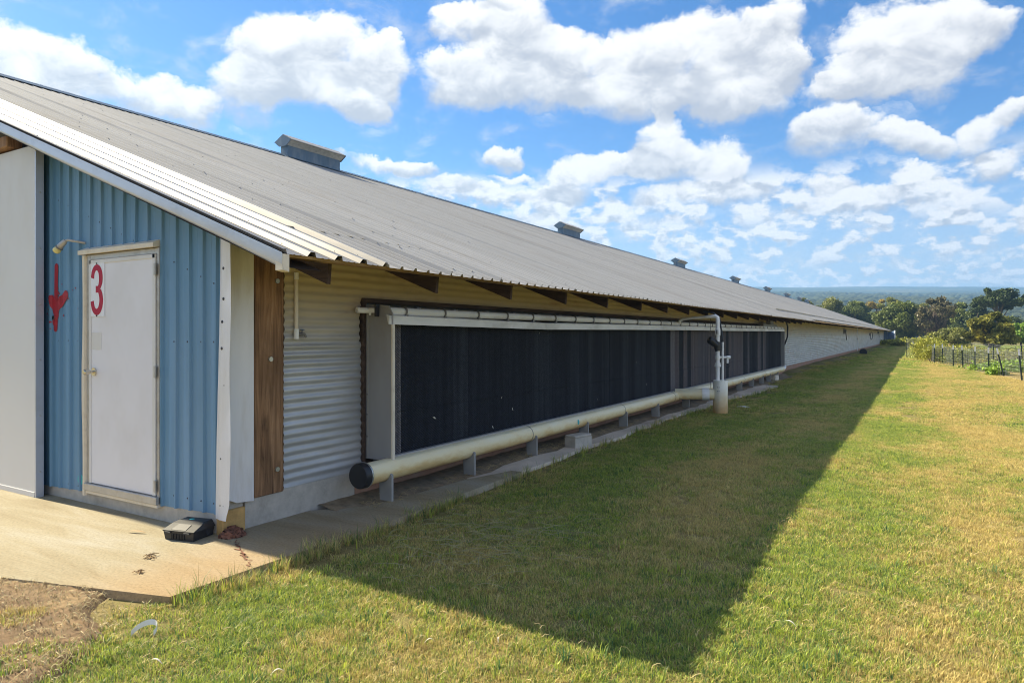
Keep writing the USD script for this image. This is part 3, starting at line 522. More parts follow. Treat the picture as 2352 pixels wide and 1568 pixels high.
# rake trim at the gable edge
def rake_trim():
    sec = [(0.0, 0.0), (0.0, -0.075), (0.012, -0.112), (0.055, -0.125)]       # (y inward, z down)
    P = []
    for t in np.linspace(0, 1, 40):
        x = XE + 0.01 + (XR-XE)*t; w = 0.006*math.sin(9*t)+0.004*math.sin(23*t)
        P.append([(x, Y0-0.012+dy + (w if k == 2 else 0), roof_z(x) + 0.012 + dz + (w*1.3 if k >= 2 else 0)) for k, (dy, dz) in enumerate(sec)])
    return grid(P)
rt = obj('rake_trim', rake_trim(), M['rake_trim'], barn, smooth=40)
obj('trim_end', hull([(XE+x, Y0-0.01+y, ZE+z) for x in (0.008, -0.06) for (y, z) in ((0, 0.0), (0, -0.11), (0.06, -0.12), (0.06, 0.0))]), M['cream_trim'], rt)
obj('rake_soffit', grid([[(XE-0.04, Y0, ZE-0.085), (XE-0.04, YF+0.1, ZE-0.085)], [(XR, Y0, ZR-0.085), (XR, YF+0.1, ZR-0.085)]]), M['beam_wood'], barn)
# underside lining of the eave
obj('roof_deck', grid([[(XE-0.05, Y0+0.02, ZE-0.012), (XE-0.05, Y1, ZE-0.012)], [(XR, Y0+0.02, ZR-0.02), (XR, Y1, ZR-0.02)]]), M['eave_wood'], barn)
obj('eave_board', cat_([cbox(XE-0.13, XE-0.03, Y0+0.05, YSTEP-0.05, ZE-0.012, ZE+0.012, 0.003), cbox(XE2-0.1, XE2-0.03, YSTEP, Y1-0.05, roof_z(XE2)-0.02, roof_z(XE2)-0.001, 0.003)]), M['eave_wood'], barn)
# rafter tails every 1.4 m
for k in range(88):
    yk = 3.86 + 1.394*k
    if yk > Y1-0.6: break
    xo = -3.95 if yk < YSTEP-1 else -4.2
    zt_o, zt_i = roof_z(xo)-0.035, roof_z(-5.1)-0.035
    pts = [(xo, zt_o), (xo-0.02, zt_o-0.205), (-5.1, roof_z(-5.1)-0.235), (-5.1, zt_i)]
    obj('rafter', wall_poly(pts, yk-0.02 + rr.normal(0, 0.01), 0.04), M['rafter_wood'], barn)
# --- side wall: corrugated sheets
def corr(y0, y1, z0, z1, x=XW, pitch=0.0775, amp=0.0072, seed=0, wav=0.0, ny=2):
    n = int(round((z1-z0)/pitch*6)); zs = np.linspace(z0, z1, n+1); ysx = np.linspace(y0, y1, ny)
    P = [[(x + amp*math.sin(2*math.pi*z/pitch) + wav*math.sin(5*yy+seed+2*z), yy, z) for yy in ysx] for z in zs]
    return grid(P)
obj('wall_sheet', corr(4.12, 5.10, 0.25, 1.53, seed=1, wav=0.002, ny=9), M['wall_zinc'], barn, smooth=True)
obj('wall_sheet', corr(4.12, 5.06, 1.50, 2.56, x=XW+0.006, seed=2, wav=0.002, ny=9), M['wall_zinc'], barn, smooth=True)
y = 5.03; k = 0
while y < 28.0:
    obj('wall_sheet', corr(y, min(y+2.44, 28.02), 1.88, 2.56, x=XW+(0.003 if k % 2 else 0.0), seed=k), M['wall_zinc'], barn, smooth=True); y += 2.42; k += 1
y = 28.0
while y < Y1-0.4:
    obj('wall_sheet', corr(y, min(y+2.46, Y1-0.3), 0.27, 1.42, pitch=0.092, amp=0.008, x=XW+(0.003 if k % 2 else 0.0), seed=k), M['wall_zinc'], barn, smooth=True)
    obj('wall_sheet', corr(y, min(y+2.46, Y1-0.3), 1.40, 2.62, pitch=0.092, amp=0.008, x=XW+(0.009 if k % 2 else 0.006), seed=k), M['wall_zinc'], barn, smooth=True); y += 2.44; k += 1
obj('side_foundation', hull([(x, yy, z) for x in (XW-0.18, XW+0.015) for yy in (YF+0.21, 4.98) for z in (-0.1, 0.25)]), M['block'], barn)
obj('side_foundation', cbox(XW-0.18, XW+0.01, 4.985, Y1-0.3, -0.1, 0.27, 0.01), M['red_block'], barn, label='foundation course stained red by clay')
obj('wall_backing', cbox(XW-0.1, XW-0.03, 3.7, Y1-0.3, 0.2, 2.5), M['beam_wood'], barn)
# corner post with bolts
obj('corner_post_footing', cbox(-4.84, -4.755, YF-0.015, 3.70, -0.05, 0.19, 0.008), M['clay_stain'], barn)
po = obj('corner_post', cbox(XW-0.1, XW+0.03, 3.785, 4.10, 0.235, 2.42, 0.008), M['post_wood'], barn)
for (yy, zz) in ((4.02, 2.06), (3.95, 1.39), (4.02, 0.44)):
    b = trimesh.creation.cylinder(0.021, 0.016, sections=14); b.apply_transform(trimesh.transformations.rotation_matrix(math.pi/2, [0, 1, 0])); b.apply_translation([XW+0.037, yy, zz]); obj('bolt', b, M['bolt'], po)
# corner flashing: front flap, bent at its foot, and the return along the side
P = []
for z in np.r_[np.linspace(0.135, 0.5, 9), np.linspace(0.6, 2.36, 10)]:
    lean = -0.06*smooth1(2.4-z, 0, 2.3); w = 0.155 + 0.05*smooth1(2.4-z, 0.2, 2.3); cut = 0.045*smooth1(0.28-z, 0, 0.15)
    xa = -4.765 + lean; xb = xa + w - cut
    P.append([(xa, YF-0.028, z), (xa+w*0.3, YF-0.046, z), (xa+w*0.36, YF-0.05, z), (max(xb, xa+w*0.4), YF-0.05 - 0.012*math.sin(6*z)*0.5, z)])
cf = obj('corner_flashing', grid(P), M['white_trim'], barn, smooth=30)
P = []
for z in np.linspace(0.30, 2.36, 14):
    zb = z if z > 0.31 else z
    P.append([(-4.70, YF-0.03, z), (-4.735, 3.60, z - (0.06 if z < 0.31 else 0)), (-4.745, 3.69, z-(0.07 if z < 0.31 else 0)), (-4.738, 3.71, z-(0.07 if z < 0.31 else 0)), (-4.748, 3.775, z-(0.08 if z < 0.31 else 0))])
obj('side_flashing', grid(P), M['white_trim'], barn, smooth=30)
S = []
for (x, z) in ((-4.70, 2.12), (-4.70, 1.88), (-4.715, 1.70), (-4.72, 1.49), (-4.735, 0.62), (-4.74, 0.25), (-4.70, 0.25), (-4.69, 1.20)):
    d = trimesh.creation.icosphere(1, 0.013 if z > 1.4 else 0.007); d.apply_scale([1, 0.4, 1]); d.apply_translation([x, YF-0.05, z]); S.append(d)
obj('flashing_screw', cat_(S), M['screw'], cf)
# --- entry door
door = obj('door', cbox(-6.665, -5.625, YF-0.035, YF+0.01, 0.215, 2.29, 0.006), M['door_white'], barn)
for xx0, xx1, z0, z1 in ((-6.665, -5.625, 2.255, 2.292), (-5.665, -5.622, 0.215, 2.292), (-6.668, -6.635, 0.215, 2.292)):
    obj('door_edge', cbox(xx0, xx1, YF-0.042, YF-0.03, z0, z1, 0.003), M['slide_white'], door)
pl = obj('number_placard', cbox(-6.655, -6.41, YF-0.0405, YF-0.0352, 1.765, 2.262, 0.001), M['placard'], door)
def three():
    def el(cx, cy, rx, ry, a0, a1, n=22): return [(cx+rx*math.cos(t), cy+ry*math.sin(t)) for t in np.linspace(a0, a1, n)]
    d = math.radians
    o = el(0.5, 0.735, 0.475, 0.265, d(178), d(-52)); o2 = el(0.5, 0.29, 0.5, 0.29, d(48), d(-176))
    up = Polygon(o + [(0.60, 0.495)] + el(0.48, 0.715, 0.215, 0.17, d(-80), d(178)))
    lo = Polygon(o2 + el(0.48, 0.30, 0.235, 0.175, d(-176), d(85)) + [(0.60, 0.52)])
    mid = sbox(0.42, 0.445, 0.70, 0.575)
    return unary_union([up.buffer(0), lo.buffer(0), mid]).buffer(0.004).buffer(-0.004)
t3 = three(); e = extrude(t3, 0.002)
e.apply_transform(np.array([[0.205, 0, 0, -6.637], [0, 0, -1.0, YF-0.0405], [0, 0.47, 0, 1.778], [0, 0, 0, 1.0]])); e.fix_normals()
obj('number_three', e, M['red'], pl)
for z in (1.772, 2.257):
    b = trimesh.creation.icosphere(1, 0.008); b.apply_translation([-6.535, YF-0.042, z]); obj('placard_screw', b, M['screw'], pl)
obj('paper_notice', cbox(-6.63, -6.47, YF-0.0372, YF-0.0352, 1.46, 1.62, 0.0005), M['slide_white'], door)
kn = obj('door_knob', cat_([cyl((-6.585, YF-0.034, 1.255), (-6.585, YF-0.046, 1.255), 0.038, 20), cyl((-6.585, YF-0.045, 1.255), (-6.585, YF-0.085, 1.255), 0.014, 14), tube([(-6.585, YF-0.08, 1.255), (-6.585, YF-0.09, 1.255), (-6.585, YF-0.12, 1.255), (-6.585, YF-0.135, 1.255)], [0.018, 0.027, 0.027, 0.018], 16)]), M['chrome'], door, smooth=35)
for z in (2.16, 1.28, 0.30):
    obj('hinge', cat_([cyl((-5.607, YF-0.05, z-0.05), (-5.607, YF-0.05, z+0.05), 0.010, 10), cbox(-5.64, -5.607, YF-0.046, YF-0.042, z-0.05, z+0.05, 0.001)]), M['frame_metal'], door)
fr = obj('door_frame', cat_([cbox(-6.73, -6.67, YF-0.03, YF+0.05, 0.15, 2.345, 0.003), cbox(-5.62, -5.585, YF-0.03, YF+0.05, 0.15, 2.345, 0.003), cbox(-6.67, -5.62, YF-0.028, YF+0.05, 2.295, 2.345, 0.003), cbox(-6.73, -5.585, YF-0.06, YF+0.05, 0.145, 0.21, 0.004)]), M['frame_metal'], barn)
obj('door_sill', cbox(-6.72, -5.59, YF-0.045, YF+0.0, 0.115, 0.143, 0.003), M['cream_trim'], barn)
obj('door_hood', hull([(x, y, z) for x in (-6.80, -5.60) for (y, z) in ((YF+0.0, 2.352), (YF-0.075, 2.347), (YF-0.075, 2.385), (YF+0.0, 2.42))]), M['cream_trim'], barn)
P = []
for z in np.linspace(0.09, 2.34, 16):
    P.append([(-6.795 + 0.012*math.sin(4.2*z), YF-0.03, z), (-6.775 + 0.01*math.sin(4.2*z), YF-0.048, z), (-6.735, YF-0.05, z), (-6.728, YF-0.03, z)])
obj('door_jamb_trim', grid(P), M['cream_trim'], barn, smooth=40)
# spray-painted arrow and small marks on the siding: paint, a thin skin over the sheet
def spray(shape, y, m, name, parent):
    e = extrude(shape, 0.0015); e.apply_transform(np.array([[1.0, 0, 0, 0], [0, 0, -1.0, y], [0, 1, 0, 0], [0, 0, 0, 1.0]])); e.fix_normals(); return obj(name, e, m, parent)
M['spray'] = plain('spray_red', (0.36, 0.016, 0.03), 0.6, 0.0, 0.3, 12.0)
M['spray_cyan'] = plain('spray_cyan', (0.03, 0.42, 0.44), 0.6, 0.0, 0.2, 20.0)
arrow = unary_union([LineString([(-7.335, 2.27), (-7.34, 2.1), (-7.345, 1.74), (-7.352, 1.66)]).buffer(0.034), LineString([(-7.345, 1.78), (-7.39, 1.88), (-7.415, 1.96)]).buffer(0.032), LineString([(-7.34, 1.79), (-7.26, 1.9), (-7.16, 1.985)]).buffer(0.045), Polygon([(-7.40, 1.9), (-7.345, 1.7), (-7.27, 1.92), (-7.33, 1.98)]), Point(-7.36, 1.73).buffer(0.05), Point(-7.31, 1.87).buffer(0.075)])
arrow = unary_union([arrow] + [Point(-7.34+0.16*rr.normal(), 1.9+0.11*rr.normal()).buffer(0.004+0.006*rr.random()) for _ in range(50)])
def siding_y(x):
    b = min(ribs, key=lambda r: abs(r-x)); d = abs(x-b); return -0.020*float(np.clip((0.020-d)/0.011, 0, 1))
e = trimesh.creation.extrude_polygon(Polygon([(0, 0), (1, 0), (0, 1)]), 1); tv, tf = [], []
for g in (arrow.geoms if hasattr(arrow, 'geoms') else [arrow]):
    for k in range(int((g.bounds[0]+8)/0.006), int((g.bounds[2]+8)/0.006)+1):
        c = g.intersection(sbox(-8+k*0.006, -10, -8+(k+1)*0.006, 10))
        for q in (c.geoms if hasattr(c, 'geoms') else [c]):
            if q.area < 1e-8 or q.geom_type != 'Polygon': continue
            a_, f_ = trimesh.creation.triangulate_polygon(q); f_ = np.asarray(f_) + len(tv)
            tv += [(px, YF + siding_y(px) - 0.0045, pz) for px, pz in a_]; tf += f_.tolist()
obj('painted_arrow', T(tv, tf), M['spray'], barn)
spray(Point(-6.89, 0.215).buffer(0.05), YF-0.0035, M['spray_cyan'], 'paint_mark', barn)
b = cyl((-7.375, YF-0.004, 1.765), (-7.375, YF-0.016, 1.765), 0.022, 14); obj('reflector', b, M['chrome'], barn)
# --- sliding door at the left
sd = obj('sliding_door', cbox(-12.5, -7.455, 3.365, 3.43, 0.0, 3.47, 0.005), M['slide_white'], barn)
obj('door_channel', cbox(-7.463, -7.443, 3.360, 3.435, -0.004, 3.40, 0.003), M['rake_trim'], sd)
obj('bottom_channel', cbox(-12.5, -7.47, 3.358, 3.364, 0.0, 0.05, 0.002), M['slide_white'], sd)
for zz in np.arange(0.25, 3.3, 0.55):
    d = dot.copy(); d.apply_translation([-7.442, 3.40, zz]); obj('door_screw', d, M['bolt'], sd)
obj('door_track', cbox(-12.5, -7.9, 3.30, 3.45, 3.49, 3.61, 0.01), M['post_wood'], barn)
obj('track_cover', cbox(-12.5, -8.2, 3.28, 3.45, 3.62, 3.71, 0.008), M['slide_white'], barn)

# ------------------------------------------------------------------ evaporative cooling wall
cw = thing('cooling_wall', 'long dark cooling pad wall with metal header standing out from the barn', 'cooling wall')
PX = -4.56; PZ0, PZ1 = 0.34, 1.74
splits = [5.18, 5.43]
while splits[-1] < 27.75: splits.append(splits[-1] + 0.305)
for i in range(len(splits)-1):
    a, b = splits[i], splits[i+1]; ym = (a+b)/2
    if i == 0: m = PADS[4]
    elif ym < 14.3: m = PADS[0] if rr.random() < 0.7 else PADS[1]
    elif ym < 14.7: m = PADS[4]
    elif ym < 25.25: m = PADS[[2, 3, 3, 2, 1][rr.integers(0, 5)]] if not 21.3 < ym < 23.2 else PADS[rr.integers(0, 3)]
    elif ym < 26.6: m = PADS[0]
    else: m = PADS[1]
    px = PX + rr.normal(0, 0.0016)
    obj('cooling_pad', cbox(px-0.15, px, a+0.0006, b-0.0006, PZ0-0.03, 0.8155, 0.0012), m, cw)
    obj('cooling_pad', cbox(px-0.15, px-0.003, a+0.0006, b-0.0006, 0.8185, PZ1, 0.0012), m, cw)
# end plates
def end_plate(y, th):
    e = extrude(Polygon([(XW+0.02, 0.36), (-4.42, 0.36), (-4.42, 1.80), (-4.47, 1.885), (XW+0.02, 1.90)]), th); e.apply_transform(np.array([[1, 0, 0, 0], [0, 0, 1, y], [0, 1, 0, 0], [0, 0, 0, 1.0]])); e.fix_normals(); return e
ep = obj('end_plate', end_plate(5.135, 0.012), M['housing'], cw)
obj('end_plate', end_plate(27.82, 0.012), M['housing'], cw)
obj('plate_seam', cbox(-4.742, -4.738, 5.130, 5.136, 0.36, 1.80, 0.001), M['frame_metal'], ep)
obj('edge_trim', cbox(-4.435, -4.412, 5.125, 5.165, 0.36, 1.70, 0.003), M['cream_trim'], cw)
for z in (0.58, 0.8, 1.0): 
    d = dot.copy(); d.apply_translation([-4.75, 5.134, z]); obj('plate_screw', d, M['screw'], ep)
jm = obj('jamb', cbox(XW-0.02, XW+0.03, 5.085, 5.130, 0.30, 1.965, 0.006), M['rafter_wood'], cw)
obj('top_beam', cbox(XW-0.02, XW+0.03, 5.132, 27.95, 1.915, 1.965, 0.006), M['beam_wood'], cw)
obj('wall_flashing', hull([(x, yy, z) for yy in (5.15, 27.82) for (x, z) in ((XW+0.02, 1.912), (XW+0.02, 1.895), (-4.58, 1.875), (-4.58, 1.86))]), M['blue_trim'], cw)
hp = obj('header_pipe', tube([(-4.50, 5.15, 1.83), (-4.50, 16.5, 1.835), (-4.50, 27.8, 1.85)], 0.042, 14), M['fascia'], cw, smooth=60)
yk = 5.39; k = 0
while yk < 27.7:
    obj('header_bracket', cat_([tube([(-4.50 + 0.05*math.cos(t), yk, 1.832 + 0.05*math.sin(t)) for t in np.linspace(-1.2, 2.4, 8)], 0.011, 5), cbox(-4.455, -4.445, yk-0.02, yk+0.02, 1.72, 1.80, 0.002)]), M['galv_dark'], cw)
    obj('header_clip', cbox(-4.60, -4.545, yk+0.28, yk+0.36, 1.868, 1.89, 0.004), M['galv_dark'], cw)
    yk += 0.662
fz = [(5.10, 1.70), (8.35, 1.668), (11.66, 1.686), (14.9, 1.694), (20.0, 1.70), (25.0, 1.71), (27.85, 1.72)]
for i in range(len(fz)-1):
    (ya, za), (yb, zb) = fz[i], fz[i+1]
    obj('fascia_panel', hull([(x + (0.004 if i % 2 else 0), yy, z) for (yy, zz) in ((ya, za), (yb-0.004, zb)) for (x, z) in ((-4.43, zz), (-4.43, zz+0.085), (-4.47, zz+0.098), (-4.445, zz))]), M['fascia'], cw)
# trough pipe
TX, TZ, TR = -4.465, 0.285, 0.105
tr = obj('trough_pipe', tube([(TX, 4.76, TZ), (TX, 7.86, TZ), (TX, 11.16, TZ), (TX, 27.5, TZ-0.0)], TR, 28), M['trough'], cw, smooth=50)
obj('end_cap', cat_([tube([(TX, 4.70, TZ), (TX, 4.715, TZ), (TX, 4.79, TZ)], [TR*1.05, TR+0.015, TR+0.015], 28)]), M['black'], cw, smooth=40)
obj('cap_clamp', ring((TX, 4.77, TZ), (TX, 4.783, TZ), TR+0.0155, TR+0.0185), M['bolt'], cw)
for yj in (7.86, 11.16, 14.0, 20.6, 23.8): obj('pipe_coupling', ring((TX, yj-0.006, TZ), (TX, yj+0.006, TZ), TR+0.0005, TR+0.003), M['galv_dark'], cw)
obj('trough_lip', cbox(-4.515, -4.46, 5.17, 27.6, TZ+TR-0.008, TZ+TR+0.012, 0.002), M['housing'], cw)
for ys1 in (5.03, 6.45, 7.92, 9.56, 11.18, 12.86, 14.9, 16.6, 18.4, 20.12, 21.75, 23.3, 24.55, 26.0):
    prof = Polygon([(-4.49, 0.0), (-4.342, 0.0), (-4.342, 0.25)] + [(TX + (TR+0.002)*math.cos(t), TZ + (TR+0.002)*math.sin(t)) for t in np.linspace(-0.2, -2.0, 12)] + [(-4.50, 0.175)])
    e = extrude(prof, 0.026); e.apply_transform(np.array([[1, 0, 0, 0], [0, 0, 1, ys1], [0, 1, 0, 0], [0, 0, 0, 1.0]])); e.fix_normals()
    obj('pipe_support', e, M['support'], cw)
P = []
for t in np.linspace(-0.35, 0.35, 7): P.append([(TX+(TR+0.0025)*math.cos(t+0.1), 9.25+s*0.03*math.cos(t*3), TZ+(TR+0.0025)*math.sin(t+0.1)) for s in (-1, 1)])
obj('paint_spot', grid(P), M['spray_cyan'], cw)
obj('trough_elbow', tube([(TX, 27.5, TZ), (TX, 27.75, TZ), (TX+0.02, 27.9, TZ+0.06), (TX-0.05, 27.98, TZ+0.16)], [TR*0.8, TR*0.75, TR*0.7, TR*0.6], 20), M['pvc'], cw, smooth=50)
# feather scraps and droppings stuck on the pads
for (yy, zz, s) in ((5.98, 0.69, 0.035), (7.65, 0.63, 0.03), (7.17, 0.45, 0.03), (8.39, 1.62, 0.015), (12.2, 1.08, 0.02), (12.76, 0.63, 0.025), (10.4, 0.53, 0.015), (7.38, 0.8, 0.02)):
    a = rr.random()*3; P = [[(PX+0.008, yy + s*(t*math.cos(a) - w*math.sin(a)), zz + s*(t*math.sin(a) + w*math.cos(a))) for w in (-0.3*(1-abs(t)), 0.3*(1-abs(t)))] for t in np.linspace(-1, 1, 5)]
    obj('stuck_feather', grid(P), M['feather'], cw)
tag(barn, 'very long low barn with grey ribbed metal roof and blue gable wall', 'barn')
# ------------------------------------------------------------------ pump stand in front of the pads
ps = thing('pump_sump', 'white standpipe sump with pump riser beside the trough pipe', 'pump', (-3.63, 14.55, 0))
def P3(x, y, z): return (x+3.63, y-14.55, z)
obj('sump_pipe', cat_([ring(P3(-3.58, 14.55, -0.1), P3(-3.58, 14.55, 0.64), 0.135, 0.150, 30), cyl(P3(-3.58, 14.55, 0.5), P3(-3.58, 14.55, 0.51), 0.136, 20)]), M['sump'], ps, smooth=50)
tp = obj('tee_pipe', tube([P3(TX, 14.3, 0.33), P3(-4.1, 14.38, 0.345), P3(-3.7, 14.5, 0.35)], 0.118, 26), M['trough'], ps, smooth=50)
obj('tee_sleeve', ring(P3(-3.93, 14.42, 0.348), P3(-3.79, 14.465, 0.35), 0.119, 0.126, 26), M['pvc'], tp, smooth=50)
ri = obj('riser', tube([P3(-3.63, 14.53, 0.5), P3(-3.63, 14.53, 1.27)], 0.042, 18), M['pvc'], ps, smooth=50)
for za, zb, q in ((0.925, 0.975, 0.066), (0.98, 1.01, 0.058), (1.08, 1.16, 0.05)): obj('union_collar', cyl(P3(-3.63, 14.53, za), P3(-3.63, 14.53, zb), q, 20), M['pvc'], ri, smooth=40)
pts = [P3(-3.63, 14.53, 1.25), P3(-3.63, 14.53, 1.9), P3(-3.635, 14.528, 1.955), P3(-3.68, 14.52, 1.985), P3(-3.8, 14.52, 1.975), P3(-4.25, 14.53, 1.945), P3(-4.37, 14.54, 1.935), P3(-4.44, 14.545, 1.90), P3(-4.45, 14.55, 1.84)]
up = obj('upper_pipe', tube(pts, [0.042, 0.042, 0.043, 0.042, 0.034, 0.030, 0.032, 0.034, 0.03], 16), M['pvc'], ps, smooth=50)
obj('ball_valve', cat_([cyl(P3(-3.63, 14.53, 1.58), P3(-3.63, 14.53, 1.72), 0.054, 18), cbox(*[v for ab in zip(P3(-3.67, 14.465, 1.60), P3(-3.59, 14.485, 1.70)) for v in ab], 0.006)]), M['pvc'], up, smooth=40)
obj('valve_handle', cbox(*[v for ab in zip(P3(-3.645, 14.448, 1.61), P3(-3.615, 14.463, 1.70)) for v in ab], 0.004), M['galv_dark'], up)
fl = obj('filter_body', cat_([tube([P3(-3.63, 14.53, 1.25), P3(-3.64, 14.53, 1.30), P3(-3.65, 14.525, 1.40), P3(-3.64, 14.53, 1.46), P3(-3.63, 14.53, 1.47)], [0.05, 0.06, 0.066, 0.056, 0.05], 18), tube([P3(-3.64, 14.52, 1.36), P3(-3.74, 14.45, 1.46), P3(-3.765, 14.43, 1.485), P3(-3.79, 14.41, 1.50)], [0.06, 0.082, 0.085, 0.06], 18)]), M['black'], ps, smooth=50)
obj('vent_pipe', tube([P3(-3.535, 14.56, 0.5), P3(-3.535, 14.56, 1.44)], 0.022, 14), M['pvc'], ps, smooth=50)
obj('pump_cable', tube([P3(-3.535, 14.56, 1.43), P3(-3.545, 14.555, 1.6), P3(-3.58, 14.55, 1.8), P3(-3.60, 14.55, 1.95), P3(-3.72, 14.55, 2.05), P3(-3.95, 14.6, 2.1)], 0.018, 8), M['cable'], ps, smooth=60)
obj('side_valve', cat_([cyl(P3(-3.60, 14.54, 1.12), P3(-3.41, 14.64, 1.125), 0.022, 12), cyl(P3(-3.46, 14.61, 1.125), P3(-3.40, 14.645, 1.125), 0.035, 14), cyl(P3(-3.45, 14.62, 1.0), P3(-3.45, 14.62, 1.11), 0.022, 8)]), M['pvc'], ps, smooth=40)
obj('hose_loop', tube([P3(-3.45+0.05*math.cos(t), 14.62, 0.97+0.055*math.sin(t)) for t in np.linspace(0, 6.2, 18)], 0.006, 6), M['cable'], ps)
S = [cyl(P3(-3.60+a, 14.40, z), P3(-3.60+a, 14.396, z), 0.008, 8) for a in (0, 0.03) for z in (0.50, 0.42)]
obj('sump_bolts', cat_(S), M['screw'], ps)
tag(obj('hanging_cable', tube([(-3.9, 15.0, 2.0), (-3.9, 15.0, 0.35)], 0.005, 6), M['cable']), 'thin black wire hanging beside the pump riser', 'cable')

# tap on the near wall
tap = thing('water_tap', 'cream standpipe with brass tap fixed to corrugated wall beside timber post', 'tap', (XW, 4.235, 0))
obj('pipe', tube([(0.032, 0, 1.56), (0.032, 0, 2.14)], 0.017, 14), M['cream_trim'], tap, smooth=50)
obj('fitting', cat_([cyl((0.032, 0, 1.56), (0.032, 0, 1.65), 0.023, 14), cyl((0.032, 0, 2.09), (0.032, 0, 2.15), 0.021, 14)]), M['pvc'], tap, smooth=50)
fa = obj('faucet', cat_([cyl((0.032, 0, 1.605), (0.032, 0.06, 1.605), 0.014, 10), tube([(0.032, 0.05, 1.605), (0.04, 0.085, 1.603), (0.045, 0.10, 1.575)], [0.016, 0.013, 0.012], 10), cyl((0.032, 0.068, 1.61), (0.032, 0.068, 1.64), 0.007, 8)]), M['galv_dark'], tap, smooth=50)
obj('handle', cat_([cbox(0.012, 0.052, 0.062, 0.074, 1.638, 1.646, 0.002), cbox(0.026, 0.038, 0.046, 0.09, 1.638, 1.646, 0.002)]), M['fan_blue'], fa)
# tee with black valve on the cooling wall's top corner
hv = thing('header_valve', 'short white pipe tee with black clamp at top corner of cooling wall', 'valve', (-4.70, 5.10, 1.84))
obj('pipe_mouth', cat_([ring((-0.045, -0.12, 0), (0.0, 0.0, 0), 0.022, 0.030, 18), cyl((0.0, 0.0, 0), (0.10, 0.0, 0), 0.028, 14), cyl((0.02, 0, -0.05), (0.02, 0, 0), 0.012, 10)]), M['pvc'], hv, smooth=40)
obj('clamp', cbox(0.10, 0.125, -0.03, 0.02, -0.065, 0.06, 0.004), M['black'], hv)
# wall lamp
lamp = thing('wall_lamp', 'bare yellow bulb on a grey bent arm above the door', 'lamp', (-6.81, YF, 2.47)); UsdGeom.Xformable(lamp).AddScaleOp().Set(Gf.Vec3f(0.66, 0.66, 0.66))
obj('arm', tube([(0.0, 0.0, 0.0), (-0.03, -0.06, 0.01), (-0.17, -0.15, 0.035), (-0.22, -0.17, 0.02)], 0.018, 10), M['frame_metal'], lamp, smooth=60)
obj('socket', tube([(-0.205, -0.165, 0.03), (-0.225, -0.175, 0.005), (-0.285, -0.20, -0.055), (-0.30, -0.205, -0.07)], [0.026, 0.038, 0.044, 0.042], 14), M['frame_metal'], lamp, smooth=40)
obj('collar', tube([(-0.295, -0.203, -0.065), (-0.305, -0.207, -0.076)], [0.052, 0.052], 16), M['galv_dark'], lamp)
obj('bulb', tube([(-0.305, -0.207, -0.076), (-0.318, -0.212, -0.09), (-0.335, -0.22, -0.108), (-0.352, -0.227, -0.126), (-0.36, -0.23, -0.135), (-0.364, -0.232, -0.139)], [0.036, 0.048, 0.054, 0.047, 0.028, 0.004], 16), M['bulb'], lamp, smooth=True)
# rodent bait box on the pad
bs = thing('bait_box', 'black plastic bait box with sloping lid on the pad against the foundation', 'bait box', (-4.965, 3.34, 0.0), 14); UsdGeom.Xformable(bs).AddScaleOp().Set(Gf.Vec3f(0.92, 0.92, 0.92))
obj('tray', hull([(x*s, y*s2, z) for (z, s, s2) in ((0.002, 0.93, 0.93), (0.075, 1, 1)) for x in (-0.155, 0.155) for y in (-0.13, 0.12)]), M['black'], bs)
lid = obj('lid', hull([(x, y, z) for (x, y, z) in [(-0.16, -0.135, 0.076), (0.16, -0.135, 0.076), (-0.16, 0.125, 0.076), (0.16, 0.125, 0.076), (-0.16, -0.135, 0.084), (0.16, -0.135, 0.084), (-0.15, -0.03, 0.118), (0.15, -0.03, 0.118), (-0.13, 0.02, 0.132), (0.13, 0.02, 0.132), (-0.13, 0.12, 0.132), (0.13, 0.12, 0.132)]]), M['black'], bs)
obj('lid_panel', hull([(-0.08, -0.125, 0.090), (0.07, -0.125, 0.090), (0.06, -0.045, 0.118), (-0.07, -0.045, 0.118), (-0.08, -0.125, 0.084), (0.07, -0.125, 0.084), (0.06, -0.045, 0.108), (-0.07, -0.045, 0.108)]), M['tub'], lid)
for xx in (-0.105, 0.09): obj('latch', cbox(xx-0.03, xx+0.03, -0.142, -0.13, 0.06, 0.074, 0.002), M['tub'], bs)
for k in range(9): obj('rib', cbox(-0.075+0.016*k, -0.068+0.016*k, -0.1335, -0.125, 0.012, 0.058, 0.001), M['black'], bs)
obj('entry_hole', cyl((0.148, 0.05, 0.04), (0.157, 0.05, 0.04), 0.03, 16), M['dark_hole'], bs)
e = extrude(Point(0, 0.06).buffer(0.022), 0.001); e.apply_translation([-0.03, 0.0, 0.1325]); obj('paint_spot', e, M['spray_cyan'], lid)
# mud heap at the corner and a crack running to the edge of the pad
m = trimesh.creation.icosphere(3, 1.0); n_ = meshkit.fbm(m.vertices*2.3) if hasattr(meshkit, 'fbm') else 0
m.vertices *= (1 + 0.35*np.asarray(n_))[:, None]*np.array([0.085, 0.085, 0.06]); m.vertices += 0.009*np.random.default_rng(3).normal(size=m.vertices.shape); m.apply_translation([-4.70, 3.53, -0.01])
tag(obj('mud_heap', m, M['mud'], smooth=True), 'small red mud heap at the foot of the barn corner', 'mud heap')
P = []; cx_, cy_ = -4.55, 3.44
for i in range(30):
    t = i/29; cx_ = -4.55 + 0.6*t + 0.02*rr.normal(); cy_ = 3.44 - 0.32*t + 0.012*rr.normal(); w = 0.003+0.004*rr.random()
    P.append([(cx_, cy_-w, 0.004), (cx_, cy_+w, 0.004)])
tag(obj('crack', grid(P), M['mud']), 'jagged clay filled crack across the corner of the concrete pad', 'crack')
